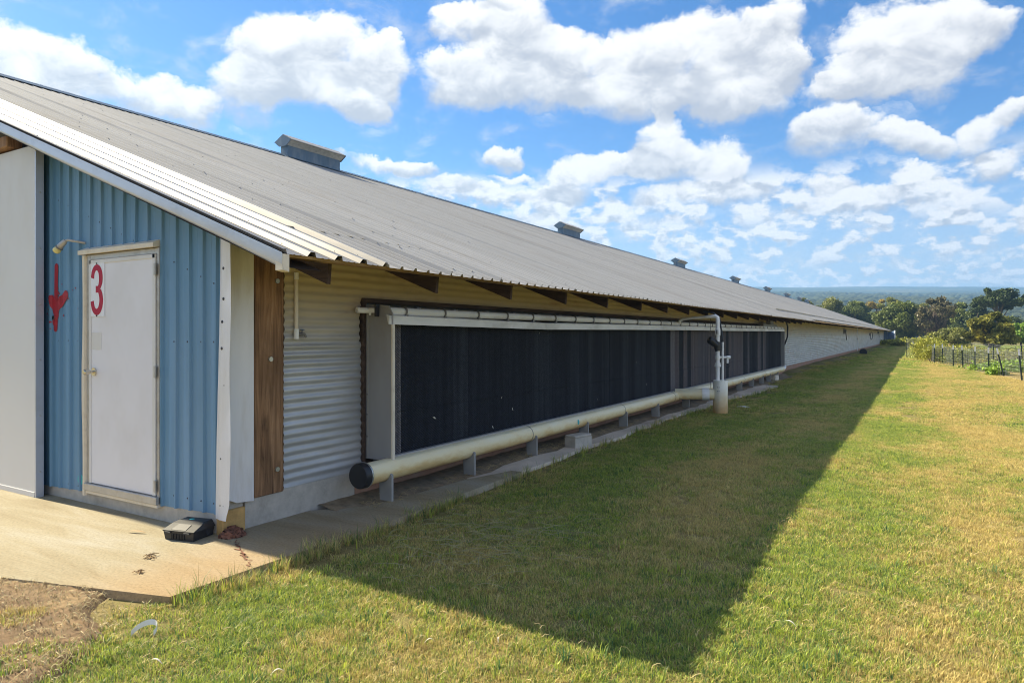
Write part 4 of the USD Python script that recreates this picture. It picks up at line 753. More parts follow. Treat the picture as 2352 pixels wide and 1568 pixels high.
# concrete blocks under the trough
def block(loc, rot, label, s=1.0, mt=M['block']):
    t = thing('concrete_block', label, 'concrete block', loc, rot)
    o = sbox(-0.195*s, -0.095*s, 0.195*s, 0.095*s).difference(unary_union([sbox(-0.16*s, -0.06*s, -0.02*s, 0.06*s), sbox(0.02*s, -0.06*s, 0.16*s, 0.06*s)]))
    obj('shell', extrude(o, 0.15), mt, t); obj('cap', cbox(-0.193*s, 0.193*s, -0.093*s, 0.093*s, 0.151, 0.185, 0.008), mt, t)
block((-4.22, 8.95, -0.02), 78, 'grey concrete block on the path below the trough pipe')
block((-4.42, 25.75, -0.04), 80, 'tan concrete block at the far end of the trough pipe', 0.9, M['cream_trim'])
# ------------------------------------------------------------------ things on the far wall
wp = thing('downpipe', 'thin white vertical pipe on the far corrugated wall', 'pipe', (XW+0.05, 68.5, 0))
obj('pipe', tube([(0, 0, 0.15), (0, 0, 2.2)], 0.045, 10), M['pvc'], wp, smooth=50); obj('bracket', cbox(-0.05, 0.05, -0.07, 0.07, 1.2, 1.24), M['galv_dark'], wp)
def winch(y, z, label, s=1.0):
    t = thing('curtain_winch', label, 'winch', (XW+0.08, y, z))
    obj('plate', cbox(-0.06, 0.0, -0.2*s, 0.2*s, -0.18*s, 0.2*s), M['galv_dark'], t); obj('drum', cyl((0.0, -0.2*s, 0), (0.0, 0.45*s, 0.05), 0.11*s, 12), M['galv_dark'], t)
    obj('handle', tube([(0.08, 0.0, -0.05), (0.1, 0.2*s, -0.4*s), (0.1, 0.35*s, -0.62*s)], 0.035, 6), M['galv_dark'], t); obj('strap', cbox(-0.03, 0.0, -0.12*s, -0.04*s, 0.2*s, 0.5*s), M['galv_dark'], t)
winch(55.8, 1.82, 'dark rusty winch under the eave nearer than the white downpipe', 1.0)
winch(104, 1.85, 'small dark winch under the eave near the end of the barn', 1.0)
cb = thing('cable_coil', 'black cable looped from a box on the far wall', 'cable', (XW+0.06, 89, 1.45))
obj('loop', tube([(0.02, 2.2*math.cos(t)*0.9, 0.42*math.sin(t)) for t in np.linspace(0.5, 6.6, 30)], 0.035, 6), M['cable'], cb); obj('switch_box', cbox(-0.05, 0.06, -2.6, -1.6, 0.0, 0.3), M['galv_dark'], cb)
wl = thing('end_motor', 'dark motor bracket above the far end of the cooling wall', 'motor', (-4.5, 25.3, 1.9))
obj('motor', cbox(-0.08, 0.08, -0.3, 0.25, 0.05, 0.2, 0.02), M['galv_dark'], wl); obj('bracket', cbox(-0.2, 0.0, -1.2, 1.4, -0.02, 0.06), M['galv_dark'], wl); obj('strap', cbox(-0.02, 0.02, 0.5, 0.56, 0.05, 0.35), M['galv_dark'], wl)
tag(obj('loose_cable', tube([(-4.45, 27.6, 2.15), (-4.4, 28.1, 2.08), (-4.4, 28.4, 1.9), (-4.42, 28.45, 1.5), (-4.5, 28.3, 1.2)], 0.03, 7), M['cable']), 'black hose bent down past the far end of the header', 'hose')
fan = thing('exhaust_fan', 'blue exhaust fan with white flared cone at the far end of the barn', 'fan', (XW, Y1-3.0, 1.25))
obj('housing', cbox(0.02, 0.5, -2.4, 2.0, -0.85, 0.85, 0.02), M['fan_blue'], fan)
def cone_fan(yc): 
    a = np.linspace(0, 2*np.pi, 25); P = [[(x, yc + r*math.cos(t), r*math.sin(t)) for t in a] for x, r in ((0.5, 0.72), (1.0, 0.8), (1.35, 0.9), (1.5, 0.98))]; return grid(P)
obj('cone', cone_fan(-1.2), M['fan_blue'], fan, smooth=50); obj('cone', cone_fan(0.95), M['fan_blue'], fan, smooth=50)
for yc in (-1.2, 0.95): obj('cone_rim', tube([(1.5, yc+0.98*math.cos(t), 0.98*math.sin(t)) for t in np.linspace(0, 6.2832, 26)], 0.04, 6), M['pvc'], fan)
for yc in (-1.2, 0.95): obj('blade', cat_([hull([(0.7, yc+r*math.cos(t+q), r*math.sin(t+q)) for r, q in ((0.1, 0), (0.65, -0.2), (0.65, 0.3))] + [(0.78, yc+0.3*math.cos(t), 0.3*math.sin(t))]) for t in (0, 1.57, 3.14, 4.71)]), M['galv_dark'], fan)
tb = thing('rubber_tub', 'black rubber tub lying on the grass by the far wall', 'tub', (-3.85, 62.0, 0.0))
obj('shell', tube([(0, -0.35, 0.18), (0, -0.3, 0.18), (0, 0.3, 0.18), (0, 0.4, 0.18)], [0.26, 0.25, 0.22, 0.18], 18), M['tub'], tb, smooth=40); obj('rim', tube([(0.26*math.cos(t), -0.36, 0.18+0.26*math.sin(t)) for t in np.linspace(0, 6.2832, 20)], 0.025, 6), M['tub'], tb)
up_ = thing('utility_pole', 'lone thin pole standing beyond the barn ridge', 'pole', (*spot(1792, 150), 0.0))
obj('pole', tube([(0, 0, 0), (0, 0, 9.6)], [0.14, 0.1], 8), M['rafter_wood'], up_); obj('insulator', cbox(-0.25, 0.25, -0.08, 0.08, 8.6, 8.9), M['galv_dark'], up_)

# ------------------------------------------------------------------ litter
def rag(loc, label, s, seed):
    r = np.random.default_rng(seed); n = 12; u_ = np.linspace(-1, 1, n)
    P = [[(loc[0] + s*a*(1-0.25*b*b), loc[1] + 0.6*s*b*(1-0.3*a*a), loc[2] + 0.10*s*(1.2-a*a-b*b*0.8)*(0.5+0.9*r.random()) + 0.02) for b in u_] for a in u_]
    return tag(obj('rag', grid(P), M['cloth'], smooth=True), label, 'rag')
rag((-3.4, 15.9, G0), 'crumpled white rag on shaded grass beyond the sump', 0.14, 3)
a = np.linspace(0.2, 3.6, 16); P = [[(-3.62 + 0.075*math.cos(t)*1.0, 2.16 + 0.065*math.sin(t), G0+0.02 + 0.03*math.sin(t) + h) for h in (0.0, 0.03)] for t in a]
tag(obj('plastic_strip', grid(P), M['white_trim'], smooth=True), 'curled white plastic strip on the grass near the soil', 'plastic strip')
def feather(x, y, L, ang, label, z=G0+0.04):
    P = []
    for t in np.linspace(0, 1, 8):
        w = 0.12*L*math.sin(math.pi*min(1, t*1.05))*(0.5+0.5*t)+0.0012; bx, by = L*(t-0.5), 0.10*L*math.sin(math.pi*t)
        ca, sa = math.cos(ang), math.sin(ang); P.append([(x+bx*ca-(by+s*w)*sa, y+bx*sa+(by+s*w)*ca, z + 0.02*math.sin(math.pi*t)) for s in (-1, 0.3)])
    return tag(obj('feather', grid(P), M['feather'], smooth=True), label, 'feather', 'feathers scattered on the lawn')
FE = [(-3.22, 1.98, 0.085, 0.3, 'curved white feather on grass below the plastic strip'), (-2.62, 2.22, 0.07, 1.0, 'small downy feather on sunlit grass, right of the curved one'), (-0.62, 4.05, 0.085, -0.3, 'long pale feather on the sunlit strip of lawn right of the shadow'), (-2.2, 2.85, 0.06, 0.8, 'pale feather on bright grass just under the shadow edge'), (-1.9, 3.05, 0.045, 2.0, 'tiny white feather touching the shadow edge')]
for f_ in FE: feather(*f_)
def litter(x, y, s, label, seed, z=0.002):
    r = np.random.default_rng(seed); L = []
    for k in range(14):
        a0 = r.random()*6.3; c = np.array([x, y]) + r.normal(0, s*0.35, 2); d = np.array([math.cos(a0), math.sin(a0)])*s*(0.25+0.5*r.random()); h = 0.004+0.02*r.random()
        L.append(tube([(*(c-d), z+h*0.4), (*c, z+h), (*(c+d), z+h*0.3)], [0.002, 0.004, 0.0015], 4))
    return tag(obj('grass_clipping', cat_(L), M['cardboard']), label, 'debris')
litter(-4.74, 2.88, 0.06, 'clump of dry grass clippings in the middle of the concrete pad', 1)
litter(-4.5, 2.66, 0.03, 'small dead clipping near the edge of the pad', 2)
P = [[(-5.42 + 0.09*t, 3.18 + 0.03*t + w*0.012*(1-t*t), 0.008 + 0.012*(1-t*t)) for w in (-1, 1)] for t in np.linspace(-1, 1, 7)]
tag(obj('fallen_leaf', grid(P), M['cardboard']), 'dry curled leaf on the pad below the door', 'leaf')

# ------------------------------------------------------------------ fence
fx = [(-0.21, 54.8, -0.15), (0.13, 55.0, -0.02), (0.78, 46.3, -0.01), (1.15, 45.4, -0.02), (1.52, 41.75, -0.01), (1.87, 40.4, -0.05), (2.19, 37.4, 0.0), (2.49, 34.4, -0.02), (2.89, 33.1, -0.25), (3.14, 30.0, -0.11)]
more_posts = [(3.6, 26.6, 0.02), (4.1, 23.2, -0.04)]
fence = thing('wire_fence', 'woven wire fence on dark metal posts with white tips across the right lawn', 'fence')
FP = fx[::1] + more_posts
for (x, y, lean) in FP:
    z0 = float(gz(x, y)); H = 1.17
    d = np.array([lean, lean*0.6, H]); 
    prof = [(-0.022, -0.006), (0.022, -0.006), (0.022, 0.0), (0.005, 0.0), (0.005, 0.03), (-0.005, 0.03), (-0.005, 0.0), (-0.022, 0.0)]
    def seg(t0, t1, g=1.0): 
        b0, b1 = np.array([x, y, z0-0.05]) + d*t0, np.array([x, y, z0-0.05]) + d*t1
        return hull([b0 + np.array([px*g, py*g, 0]) for px, py in prof] + [b1 + np.array([px*g, py*g, 0]) for px, py in prof])
    p = obj('post', seg(0, 0.80, 1.25), M['tpost'], fence); obj('post_tip', seg(0.802, 1.0, 1.3), M['tpost_tip'], p)
def wire_run(pts, H, nh, dv, r=0.0032, sag=0.03):
    L = []
    for k in range(nh):
        h = 0.03 + H*(k/(nh-1))**0.8
        for (a, b) in zip(pts[:-1], pts[1:]):
            a, b = np.array(a[:2]), np.array(b[:2]); q = [(*(a + (b-a)*t), float(gz(*(a+(b-a)*t))) + h - (sag*math.sin(math.pi*t) if k == nh-1 else 0)) for t in (0, 0.5, 1)]
            L.append(tube(q, r*0.75, 3, False))
    for (a, b) in zip(pts[:-1], pts[1:]):
        a, b = np.array(a[:2]), np.array(b[:2]); n = int(np.linalg.norm(b-a)/dv)
        for j in range(n+1):
            c = a + (b-a)*j/max(n, 1); z = float(gz(*c)); L.append(tube([(*c, z+0.03), (*c, z+0.03+H)], r*1.2, 3, False))
    return cat_(L)
obj('wire_mesh', wire_run(FP[1:], 0.98, 9, 0.16), M['wire'], fence, kind='stuff')
f2 = thing('wire_fence', 'second woven wire fence sagging behind the first, near the yellow leaved tree', 'fence')
P2 = [(2.6, 47.0), (3.3, 43.0), (4.0, 38.5), (5.2, 35.5), (6.8, 33.5)]
obj('wire_mesh', wire_run(P2, 1.15, 9, 0.16, 0.003, 0.12), M['wire'], f2, kind='stuff')
for x, y in P2: obj('post', cbox(x-0.025, x+0.025, y-0.025, y+0.025, G0, 1.1), M['tpost'], f2)
f3 = thing('wire_fence', 'short curled end of wire fence at the far corner of the lawn', 'fence')
P4 = [(-0.75, 56.0), (-0.55, 55.2), (-0.25, 54.8), (0.1, 55.1), (0.1, 57)]
obj('wire_mesh', wire_run(P4, 1.3, 9, 0.12, 0.004), M['wire'], f3, kind='stuff'); obj('post', cbox(-0.77, -0.73, 55.98, 56.02, G0, 1.25), M['tpost'], f3)

# ------------------------------------------------------------------ trees and shrubs
def leaves_at(C, R, size, r, aspect=1.5, droop=0.0):
    n = len(C); nrm_ = r.normal(size=(n, 3)) + np.array([0, 0, 0.5]); nrm_ /= np.linalg.norm(nrm_, axis=1, keepdims=True)
    t = np.cross(nrm_, r.normal(size=(n, 3))); t /= np.linalg.norm(t, axis=1, keepdims=True); b = np.cross(nrm_, t)
    s = size*(0.6+0.8*r.random(n))[:, None]; l = t*s*aspect*0.5; w = b*s*0.5
    V = np.stack([C-l, C+w*0.9-l*0.1, C+l, C-w*0.9-l*0.1], 1); V[:, 2, 2] -= droop*s[:, 0]
    F = np.arange(n)[:, None]*4; return V.reshape(-1, 3), np.vstack([F+[0, 1, 2], F+[0, 2, 3]])
def crown(H, Wd, z0, n_clumps, n_leaves, size, seed, shape='round', gap=0.55):
    r = np.random.default_rng(seed); cl = []
    while len(cl) < n_clumps:
        p = r.uniform(-1, 1, 3); q = np.linalg.norm(p)
        if shape == 'round': ok = 0.45 < q < 1.0
        elif shape == 'flat': ok = q < 1 and p[2] > -0.25 - 0.3*r.random()
        else: ok = q < 1.0
        if ok: cl.append(p*(0.86 + 0.22*r.random()))
    cl = np.array(cl); sc = np.array([Wd/2, Wd/2, (H-z0)/2]); cen = np.array([0, 0, (H+z0)/2])
    rad = gap*(0.16+0.2*r.random(n_clumps))*Wd*0.9
    idx = r.integers(0, n_clumps, n_leaves); d = r.normal(size=(n_leaves, 3)); d /= np.linalg.norm(d, axis=1, keepdims=True); d *= (r.random(n_leaves)**0.45)[:, None]
    d[:, 2] *= 0.7
    C = cen + cl[idx]*sc*0.86 + d*rad[idx][:, None]
    C[:, 2] = np.maximum(C[:, 2], z0*0.5 + 0.1)
    V, F = leaves_at(C, None, size, r)
    ct = r.random(n_clumps); tone = np.clip(0.02 + 0.5*ct[idx] + 0.45*r.random(n_leaves)*r.random(n_leaves) + 0.12*(d[:, 2]), 0, 1)
    return T(V, F), np.repeat(tone, 4), cen + cl*sc*0.7
def tree(name, label, cat, u, d, vtop, wpx, leaf, seed, z0f=0.12, clumps=26, leaves=5200, size=None, shape='round', gap=0.6, group=None, limbs=9, twig=False, base=None, skew=0.0):
    x, y = spot(u, d); zg = G0 if base is None else base
    H = CAM_H + (768-vtop)/1568*d - zg; Wd = 1.18*wpx/1568*d; size = size or 0.021*Wd + 0.075
    t = thing(name, label, cat, (x, y, zg), float(seed*37 % 360), group)
    cm, tone, cl = crown(H, Wd, H*z0f, clumps, int(leaves*(1.4 if twig else 2.3)), size, seed, shape, gap)
    r = np.random.default_rng(seed+500)
    tr_ = 0.028*H + 0.03; hz = H*max(0.3, z0f+0.2)
    obj('trunk', tube([(0, 0, -0.4), (0.03*H*r.normal()*0.3, 0, H*0.15), (0.02*H*r.normal(), 0.02*H*r.normal(), hz), (0.02*H*r.normal(), 0.02*H*r.normal(), H*0.8)], [tr_*1.35, tr_, tr_*0.8, tr_*0.25], 8), M['bark'], t, smooth=60)
    B = []
    for k in r.permutation(len(cl))[:limbs]:
        s0 = np.array([0, 0, H*r.uniform(0.18, 0.55)]); e = cl[k]; mid = (s0+e)/2 + np.array([0, 0, 0.06*H])*r.random()
        B.append(tube([s0, mid, e], [tr_*0.45, tr_*0.28, tr_*0.08], 5))
    if twig:
        for k in range(230):
            e = cl[r.integers(0, len(cl))] + r.normal(0, 0.09*Wd, 3); s0 = np.array([0, 0, H*r.uniform(0.02, 0.3)]) + 0.15*e*np.array([1, 1, 0])
            B.append(tube([s0, (s0+e)/2 + r.normal(0, 0.03*Wd, 3), e], [0.05, 0.035, 0.012], 3, False))
    obj('branches', cat_(B), M['bark'], t)
    obj('crown', cm, LEAF[leaf], t, attrs={'tone': tone})
    return t
WD = 'trees beyond the end of the barn'
tree('tree', 'small round tree showing above the barn ridge left of the tree line', 'tree', 1850, 185, 675, 42, 'olive', 11, 0.1)
tree('tree', 'broad green tree rising over the roof edge, nearest to the lone tree', 'tree', 1903, 172, 681, 74, 'olive', 12, 0.1, 34, 7000)
tree('tree', 'dark green tree behind the lower end of the barn roof', 'tree', 1962, 168, 690, 80, 'green', 13, 0.1, 34, 7000)
tree('tree', 'tree with a rusty orange top behind the barn end', 'tree', 2014, 176, 677, 52, 'autumn', 14, 0.15, 26, 4800)
tree('tree', 'tall olive tree behind the big leafy tree', 'tree', 2046, 172, 680, 60, 'olive', 15, 0.12, 28, 5200)
tree('tree', 'big leafy light green tree beside the far end of the barn', 'tree', 2066, 133, 694, 98, 'green', 16, 0.02, 44, 9500, shape='full')
tree('tree', 'green tree between the big leafy tree and the bare brown one', 'tree', 2112, 166, 690, 70, 'olive', 17, 0.1, 30, 6000)
tree('tree', 'half bare brown tree with twiggy top in the middle of the tree line', 'tree', 2146, 126, 672, 84, 'brown', 18, 0.12, 30, 2600, twig=True, gap=0.5, size=0.32)
tree('tree', 'dark green tree right of the half bare brown one', 'tree', 2204, 150, 690, 78, 'green', 19, 0.05, 36, 7500)
tree('tree', 'dark shaded tree behind the olive bush', 'tree', 2248, 146, 700, 78, 'dark', 20, 0.05, 34, 7000)
tree('tree', 'tall spreading oak with gaps in its crown near the right edge', 'tree', 2292, 138, 660, 104, 'dark', 21, 0.52, 40, 5200, shape='flat', gap=0.42, limbs=20)
tree('tree', 'dark undergrowth tree below the spreading oak', 'tree', 2290, 150, 722, 90, 'dark', 22, 0.02, 30, 5200, shape='full')
tree('tree', 'grey green tree at the right edge under the oak', 'tree', 2345, 150, 732, 66, 'green', 23, 0.05, 26, 4800)
tree('tree', 'small tree with big yellowing leaves behind the fence', 'tree', 2273, 78, 716, 96, 'broad', 24, 0.03, 34, 3000, size=0.34, shape='full', gap=0.6)
tree('bush', 'round olive bush in front of the half bare tree', 'bush', 2186, 92, 751, 76, 'olive', 25, 0.0, 30, 5600, shape='full', size=0.16)
tree('bush', 'green bush at the right edge beyond the fence', 'bush', 2345, 98, 738, 70, 'fresh', 26, 0.0, 28, 5200, shape='full', size=0.18)
tree('tree', 'low dark trees filling the gap behind the barn end', 'tree', 1995, 182, 715, 90, 'dark', 27, 0.02, 30, 6000, shape='full')
tree('tree', 'dark green tree filling behind the half bare brown tree', 'tree', 2160, 165, 700, 90, 'dark', 28, 0.02, 30, 6000, shape='full')
tree('tree', 'dark low tree behind the barn roof under the broad tree', 'tree', 1930, 185, 712, 100, 'dark', 29, 0.02, 30, 6000, shape='full')
# yellow-green vine heaps along the fence
def heap(label, x, y, w, h, leaf, seed, n=3600, size=0.07, name='shrub', cat='shrub', long=1.0):
    r = np.random.default_rng(seed); t = thing(name, label, cat, (x, y, G0)); k = 26
    c = np.stack([r.uniform(-w/2, w/2, k), long*r.uniform(-w/2, w/2, k), h*(0.15+0.75*r.random(k)**0.8)], 1); c[:, 2] *= 1 - 0.55*(np.abs(c[:, 0])/(w/2))**2
    idx = r.integers(0, k, n); d = r.normal(size=(n, 3))*np.array([0.13*w, 0.13*w, 0.12*h]); C = c[idx]+d; C[:, 2] = np.abs(C[:, 2])
    V, F = leaves_at(C, None, size, r, 2.0); tone = np.clip(0.35*r.random(k)[idx] + 0.35 + 0.3*r.normal(size=n)*0.6, 0, 1)
    obj('foliage', T(V, F), LEAF[leaf], t, attrs={'tone': np.repeat(tone, 4)})
    obj('stem', cat_([tube([(ci[0]*0.3, ci[1]*0.3, 0), ci*0.6, ci], [0.02, 0.014, 0.006], 4) for ci in c[:14]]), M['bark'], t)
heap('bright yellow green vine heap climbing the fence corner post', 0.55, 52.0, 1.7, 1.6, 'yellow', 41, 5200, 0.06, 'vine', 'vine', 1.8)
heap('yellow green vine hanging over the fence wire', 0.68, 48.5, 0.9, 1.15, 'yellow', 42, 3000, 0.05, 'vine', 'vine', 1.5)
heap('long low mound of yellow green weeds behind the fence', 2.1, 52.0, 3.0, 0.95, 'yellow', 43, 5600, 0.06, 'shrub', 'shrub')
heap('dark green weeds behind the middle fence posts', 2.7, 45.0, 2.6, 1.0, 'green', 44, 3600, 0.06)
heap('olive weeds at the foot of the second fence', 4.1, 42.0, 2.6, 0.95, 'olive', 45, 3200, 0.06)
heap('dark bramble behind the last leaning posts', 5.6, 36.5, 2.4, 0.7, 'dark', 46, 2600, 0.08)
heap('small bright green bush at the foot of a fence post', 2.7, 33.9, 0.55, 0.42, 'fresh', 47, 900, 0.07, 'bush', 'bush')
heap('tall yellow weeds beyond the fence corner at the end of the lane', -1.6, 112, 7.0, 1.0, 'yellow', 48, 5000, 0.2, 'shrub', 'shrub', 0.6)
heap('mid green weeds between the two fences', 3.4, 37.6, 2.0, 0.5, 'fresh', 49, 2200, 0.07)
# far woods on the rise: too many to count
def far_forest():
    r = np.random.default_rng(77); protos = []
    pi = UsdGeom.PointInstancer.Define(stage, numbered('/World', 'distant_forest'))
    for k in range(4):
        m = trimesh.creation.icosphere(2, 1.0); nn = np.asarray(meshkit.fbm(m.vertices*1.7 + 9*k)) if hasattr(meshkit, 'fbm') else r.random(len(m.vertices))
        m.vertices *= (1 + 0.5*nn)[:, None]; m.vertices[:, 2] *= 0.8
        c = usdkit.mesh(stage, f'{pi.GetPath()}/crown_{k:03d}' if k else f'{pi.GetPath()}/crown', m, FOREST[k % 2], smooth=False); protos.append(c.GetPath())
    pi.CreatePrototypesRel().SetTargets(protos)
    N = 42000; az = r.uniform(math.radians(-32), math.radians(14), N); rad = np.exp(r.uniform(math.log(420), math.log(1900), N))
    keep = np.sin(rad/130+4*np.sin(az*9)) + np.sin(az*31+rad/300)*0.8 + 0.35*r.normal(size=N) > -0.55
    az, rad = az[keep], rad[keep]; z = terrain_z(rad, az); s = r.uniform(3.0, 5.5, len(rad))
    pi.CreatePositionsAttr(Vt.Vec3fArray.FromNumpy(np.c_[rad*np.sin(az), rad*np.cos(az), z + s*0.6].astype(np.float32)))
    pi.CreateProtoIndicesAttr(Vt.IntArray.FromNumpy(r.integers(0, 4, len(rad)).astype(np.int32)))
    pi.CreateScalesAttr(Vt.Vec3fArray.FromNumpy(np.c_[s, s, s*r.uniform(0.8, 1.3, len(s))].astype(np.float32)))
    h = r.uniform(0, math.pi, len(s)); pi.CreateOrientationsAttr(Vt.QuathArray([Gf.Quath(float(math.cos(a)), 0, 0, float(math.sin(a))) for a in h]))
    tag(pi.GetPrim(), 'hazy woods covering the far rise', 'woods', kind='stuff')
FOREST = [plain('forest_canopy', (0.03, 0.045, 0.016), 0.95, 0, 0.4, 0.6, (0.07, 0.08, 0.025), 0.8, 0.08), plain('forest_canopy_dark', (0.022, 0.034, 0.014), 0.95, 0, 0.4, 0.6)]
far_forest()

# ------------------------------------------------------------------ grass
def blade_patch(size, n, hmin, hmax, w, seed, lie=0.12):
    r = np.random.default_rng(seed); nt = max(3, n//6); tx, ty = r.uniform(-size/2, size/2, (2, nt)); k_ = r.integers(0, nt, n); sg = size*(0.05 if size < 0.5 else 0.035); ox, oy = r.normal(0, sg, (2, n)); x, y = tx[k_]+ox, ty[k_]+oy; th_ = r.uniform(0.6, 1.25, nt)
    h = r.uniform(hmin, hmax, n)*th_[k_]; a = np.arctan2(oy, ox) + r.normal(0, 0.9, n); lean = r.uniform(0.15, 0.95, n)
    flat_ = r.random(n) < lie; lean = np.where(flat_, 2.2, lean); h = np.where(flat_, h*0.75, h)
    dx, dy = np.cos(a), np.sin(a); wx, wy = -dy*w*0.5, dx*w*0.5; ww = r.uniform(0.7, 1.3, n)
    L = h*lean
    def P(t, wt, zt): return np.stack([x+dx*L*t + wx*wt*ww, y+dy*L*t + wy*wt*ww, zt], 1)
    hh = np.where(flat_, 0.012+0.02*r.random(n), h)
    V = np.stack([P(0, 1, np.full(n, -0.01)), P(0, -1, np.full(n, -0.01)), P(0.35, 0.8, hh*0.6), P(0.35, -0.8, hh*0.6), P(1, 0, hh)], 1)
    F = np.arange(n)[:, None]*5; F = np.vstack([F+[0, 1, 3], F+[0, 3, 2], F+[2, 3, 4]])
    return T(V.reshape(-1, 3), F), np.repeat(np.clip(r.normal(0.5, 0.22, n) + 0.28*r.normal(size=nt)[k_], 0, 1), 5), np.repeat(np.clip(0.5*r.random(n) + 0.5*r.random(nt)[k_] - 0.25*flat_, 0, 1), 5)
def scatter(name, label, protos, pts, scale, seed, cat='grass'):
    r = np.random.default_rng(seed); pi = UsdGeom.PointInstancer.Define(stage, numbered('/World', name)); tg = []
    for k, (m, tone, pick) in enumerate(protos):
        p = f'{pi.GetPath()}/tuft' + (f'_{k:03d}' if k else ''); c = usdkit.mesh(stage, p, m, M['grass'])
        for nm, v in (('tone', tone), ('pick', pick)): UsdGeom.PrimvarsAPI(c).CreatePrimvar(nm, Sdf.ValueTypeNames.FloatArray, 'vertex').Set(Vt.FloatArray.FromNumpy(v.astype(np.float32)))
        tg.append(c.GetPath())
    pi.CreatePrototypesRel().SetTargets(tg); n = len(pts); s = scale*r.uniform(0.8, 1.2, n)
    pi.CreatePositionsAttr(Vt.Vec3fArray.FromNumpy(np.c_[pts, gz(pts[:, 0], pts[:, 1]) + 0.045*soil_weight(pts[:, 0], pts[:, 1])*(pts[:, 1] < 2.6)*(pts[:, 0] < -3.2)].astype(np.float32))); pi.CreateProtoIndicesAttr(Vt.IntArray.FromNumpy(r.integers(0, len(tg), n).astype(np.int32)))
    pi.CreateScalesAttr(Vt.Vec3fArray.FromNumpy(np.c_[s, s, s*r.uniform(0.7, 1.25, n)].astype(np.float32)))
    a = r.uniform(0, math.pi, n); pi.CreateOrientationsAttr(Vt.QuathArray([Gf.Quath(float(math.cos(q)), 0, 0, float(math.sin(q))) for q in a]))
    tag(pi.GetPrim(), label, cat, kind='stuff')
def jitter(x0, x1, y0, y1, st, seed):
    r = np.random.default_rng(seed); X, Y = np.meshgrid(np.arange(x0, x1, st), np.arange(y0, y1, st)); p = np.stack([X.ravel(), Y.ravel()], 1); return p + r.uniform(-st/2, st/2, p.shape)
def edge_x(y): return np.where(y < 2.5, -3.84 - 0.35*(y-1.9), np.where(y < 4.9, -3.90, np.where(y < 23.3, np.interp(y, [4.9, 9, 16, 22], [-3.93, -4.06, -4.04, -3.72]), np.interp(y, [23.3, 24.5, 30, 34], [-4.2, -4.4, -4.45, -4.55]))))
def in_view(p, m=0.4):
    d = p@FWD; s = p@RGT; return (d > 0.3) & (np.abs(s) < d*0.75*1.05 + m) & (d*0.53 > 1.05 - m*0.5)
rg = np.random.default_rng(99)
p = jitter(-4.6, 9, 0.8, 15, 0.2, 1); d = p[:, 0] - edge_x(p[:, 1]); p = p[((d > 0.10) | ((p[:, 1] < 2.45) & (d > -0.75) & (rg.random(len(p)) < 0.34 + 0.5*d))) & in_view(p)]
soft = rg.random(len(p)) < np.clip((p[:, 0]-edge_x(p[:, 1]))/0.35 + 0.25, 0, 1); p = p[soft | (p[:, 1] > 2.45) | (rg.random(len(p)) < 0.5)]
near_p = [blade_patch(0.3, 820, 0.010, 0.034, 0.0038, 60+k, 0.28) for k in range(5)]
scatter('grass', 'short mown lawn grass, green and straw mixed, nearest the viewer', near_p, p, 1.0, 3)
p = jitter(-4.6, 24, 15, 42, 0.42, 2); p = p[(p[:, 0] - edge_x(p[:, 1]) > 0.12) & in_view(p)]
scatter('grass', 'mown lawn grass in the middle distance along the barn', [blade_patch(0.6, 820, 0.016, 0.036, 0.0075, 70+k, 0.25) for k in range(4)], p, 1.0, 4)
p = jitter(-4.6, 60, 42, 125, 1.0, 3); p = p[(p[:, 0] - edge_x(p[:, 1]) > 0.2) & in_view(p)]
scatter('grass', 'far lawn and meadow grass towards the trees', [blade_patch(1.5, 700, 0.03, 0.06, 0.022, 80+k, 0.2) for k in range(3)], p, 1.0, 5)
# taller wisps along the pad edge and long cut stalks in the shade
ey = np.r_[rg.uniform(2.55, 5.6, 90), rg.uniform(5.6, 24, 150)]; p = np.c_[edge_x(ey) + rg.normal(0.04, 0.045, len(ey)), ey]
scatter('grass', 'ragged longer grass along the edge of the concrete pad', [blade_patch(0.12, 34, 0.05, 0.12, 0.004, 90+k, 0.1) for k in range(3)], p, 1.0, 6)
pw = np.c_[rg.uniform(-3.6, 6, 420), rg.uniform(1.8, 11, 420)]; pw = pw[in_view(pw)]
scatter('weeds', 'coarser green clumps standing out of the mown lawn', [blade_patch(0.15, 46, 0.03, 0.062, 0.0065, 95+k, 0.1) for k in range(3)], pw, 1.0, 8, 'weeds')
def stalk_mesh(pts, L, seed, w=0.0022):
    r = np.random.default_rng(seed); o = []
    for (x, y) in pts:
        a = r.uniform(-0.5, 0.7) + (0 if r.random() < 0.6 else r.uniform(0, 3)); l = L*r.uniform(0.4, 1.1); b = r.normal(0, 0.12); z = float(gz(x, y)) + 0.045
        q = [(x + l*t*math.cos(a+b*t), y + l*t*math.sin(a+b*t), z + 0.02*math.sin(math.pi*t) + 0.012*r.random()) for t in (0, 0.33, 0.66, 1)]; o.append(tube(q, [w, w, w*0.8, w*0.4], 3, False))
    return cat_(o)
M['stalk'] = plain('cut_stalk', (0.30, 0.27, 0.13), 0.7, 0.0, 0.35, 4.0); M['straw'] = plain('straw', (0.45, 0.35, 0.17), 0.75, 0.0, 0.4, 8.0)
pts = np.c_[rg.normal(-3.0, 0.38, 190), rg.normal(4.6, 0.5, 190)]
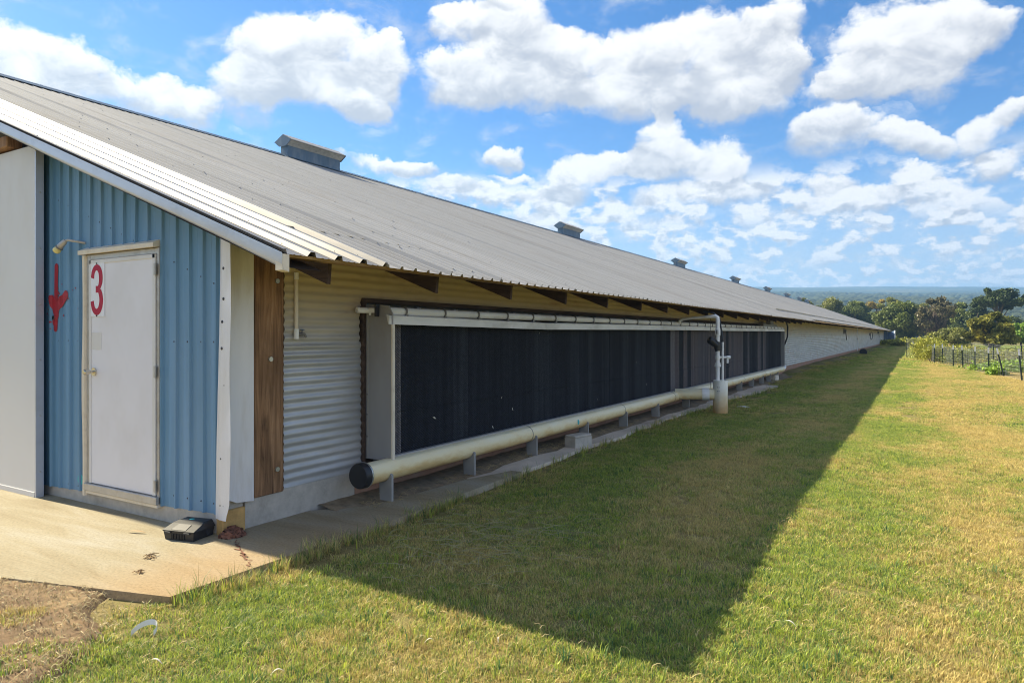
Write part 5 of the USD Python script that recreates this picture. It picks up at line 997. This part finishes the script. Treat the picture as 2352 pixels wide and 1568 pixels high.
tag(obj('cut_stalks', stalk_mesh(pts[pts[:, 0] > -3.8], 0.3, 1), M['stalk']), 'long pale cut grass stalks lying in the shade beside the path', 'grass', kind='stuff')
pts = np.c_[rg.uniform(1.2, 5, 700), rg.uniform(3.0, 11, 700)]
tag(obj('hay_wisps', stalk_mesh(pts, 0.16, 2), M['straw']), 'dry hay wisps on the sunlit lawn at the right', 'grass', kind='stuff')
pts = np.c_[rg.uniform(-3.5, 2.0, 620), rg.uniform(1.9, 7, 620)]
tag(obj('dry_clippings', stalk_mesh(pts, 0.07, 5, 0.0018), M['straw']), 'pale dry clippings lying loose on the near lawn', 'grass', kind='stuff')
pts = np.c_[rg.uniform(-6.5, -3.2, 5200), rg.uniform(0.9, 2.55, 5200)]; pts = pts[rg.random(len(pts)) < soil_weight(pts[:, 0], pts[:, 1])*0.9 + 0.05]
pts = pts[pts[:, 1] < 2.36 + 0.28*(pts[:, 0]+4.4)]
M['straw_pale'] = plain('straw_pale', (0.62, 0.5, 0.27), 0.75, 0.0, 0.3, 8.0); half = rg.random(len(pts)) < 0.4
tag(obj('straw_litter', stalk_mesh(pts[half], 0.06, 13, 0.0019), M['straw_pale']), 'pale broken straw on top of the bare soil', 'straw', kind='stuff'); pts = pts[~half]
tag(obj('straw_litter', stalk_mesh(pts, 0.05, 3, 0.0016), M['straw']), 'broken straw strewn over the bare soil', 'straw', kind='stuff')
pts = np.c_[rg.uniform(-4.7, -4.35, 420), rg.uniform(4.75, 12, 420)]
tag(obj('dead_grass', stalk_mesh(pts, 0.09, 4, 0.0022), M['straw']), 'dead grass matted on the soil under the trough pipe', 'grass', kind='stuff')

# ------------------------------------------------------------------ air
M['haze'] = mat('haze_air', {'v': ('principled_volume', {'color': (0.32, 0.60, 1.0), 'density': 0.00035, 'anisotropy': 0.25})}, [], surface=None, volume='v.volume')
hz = trimesh.creation.box((10000, 10000, 256)); hz.apply_translation([0, 0, 256/2 - 22])
tag(obj('haze', hz, M['haze']), 'thin blue haze over the far land', kind='stuff')
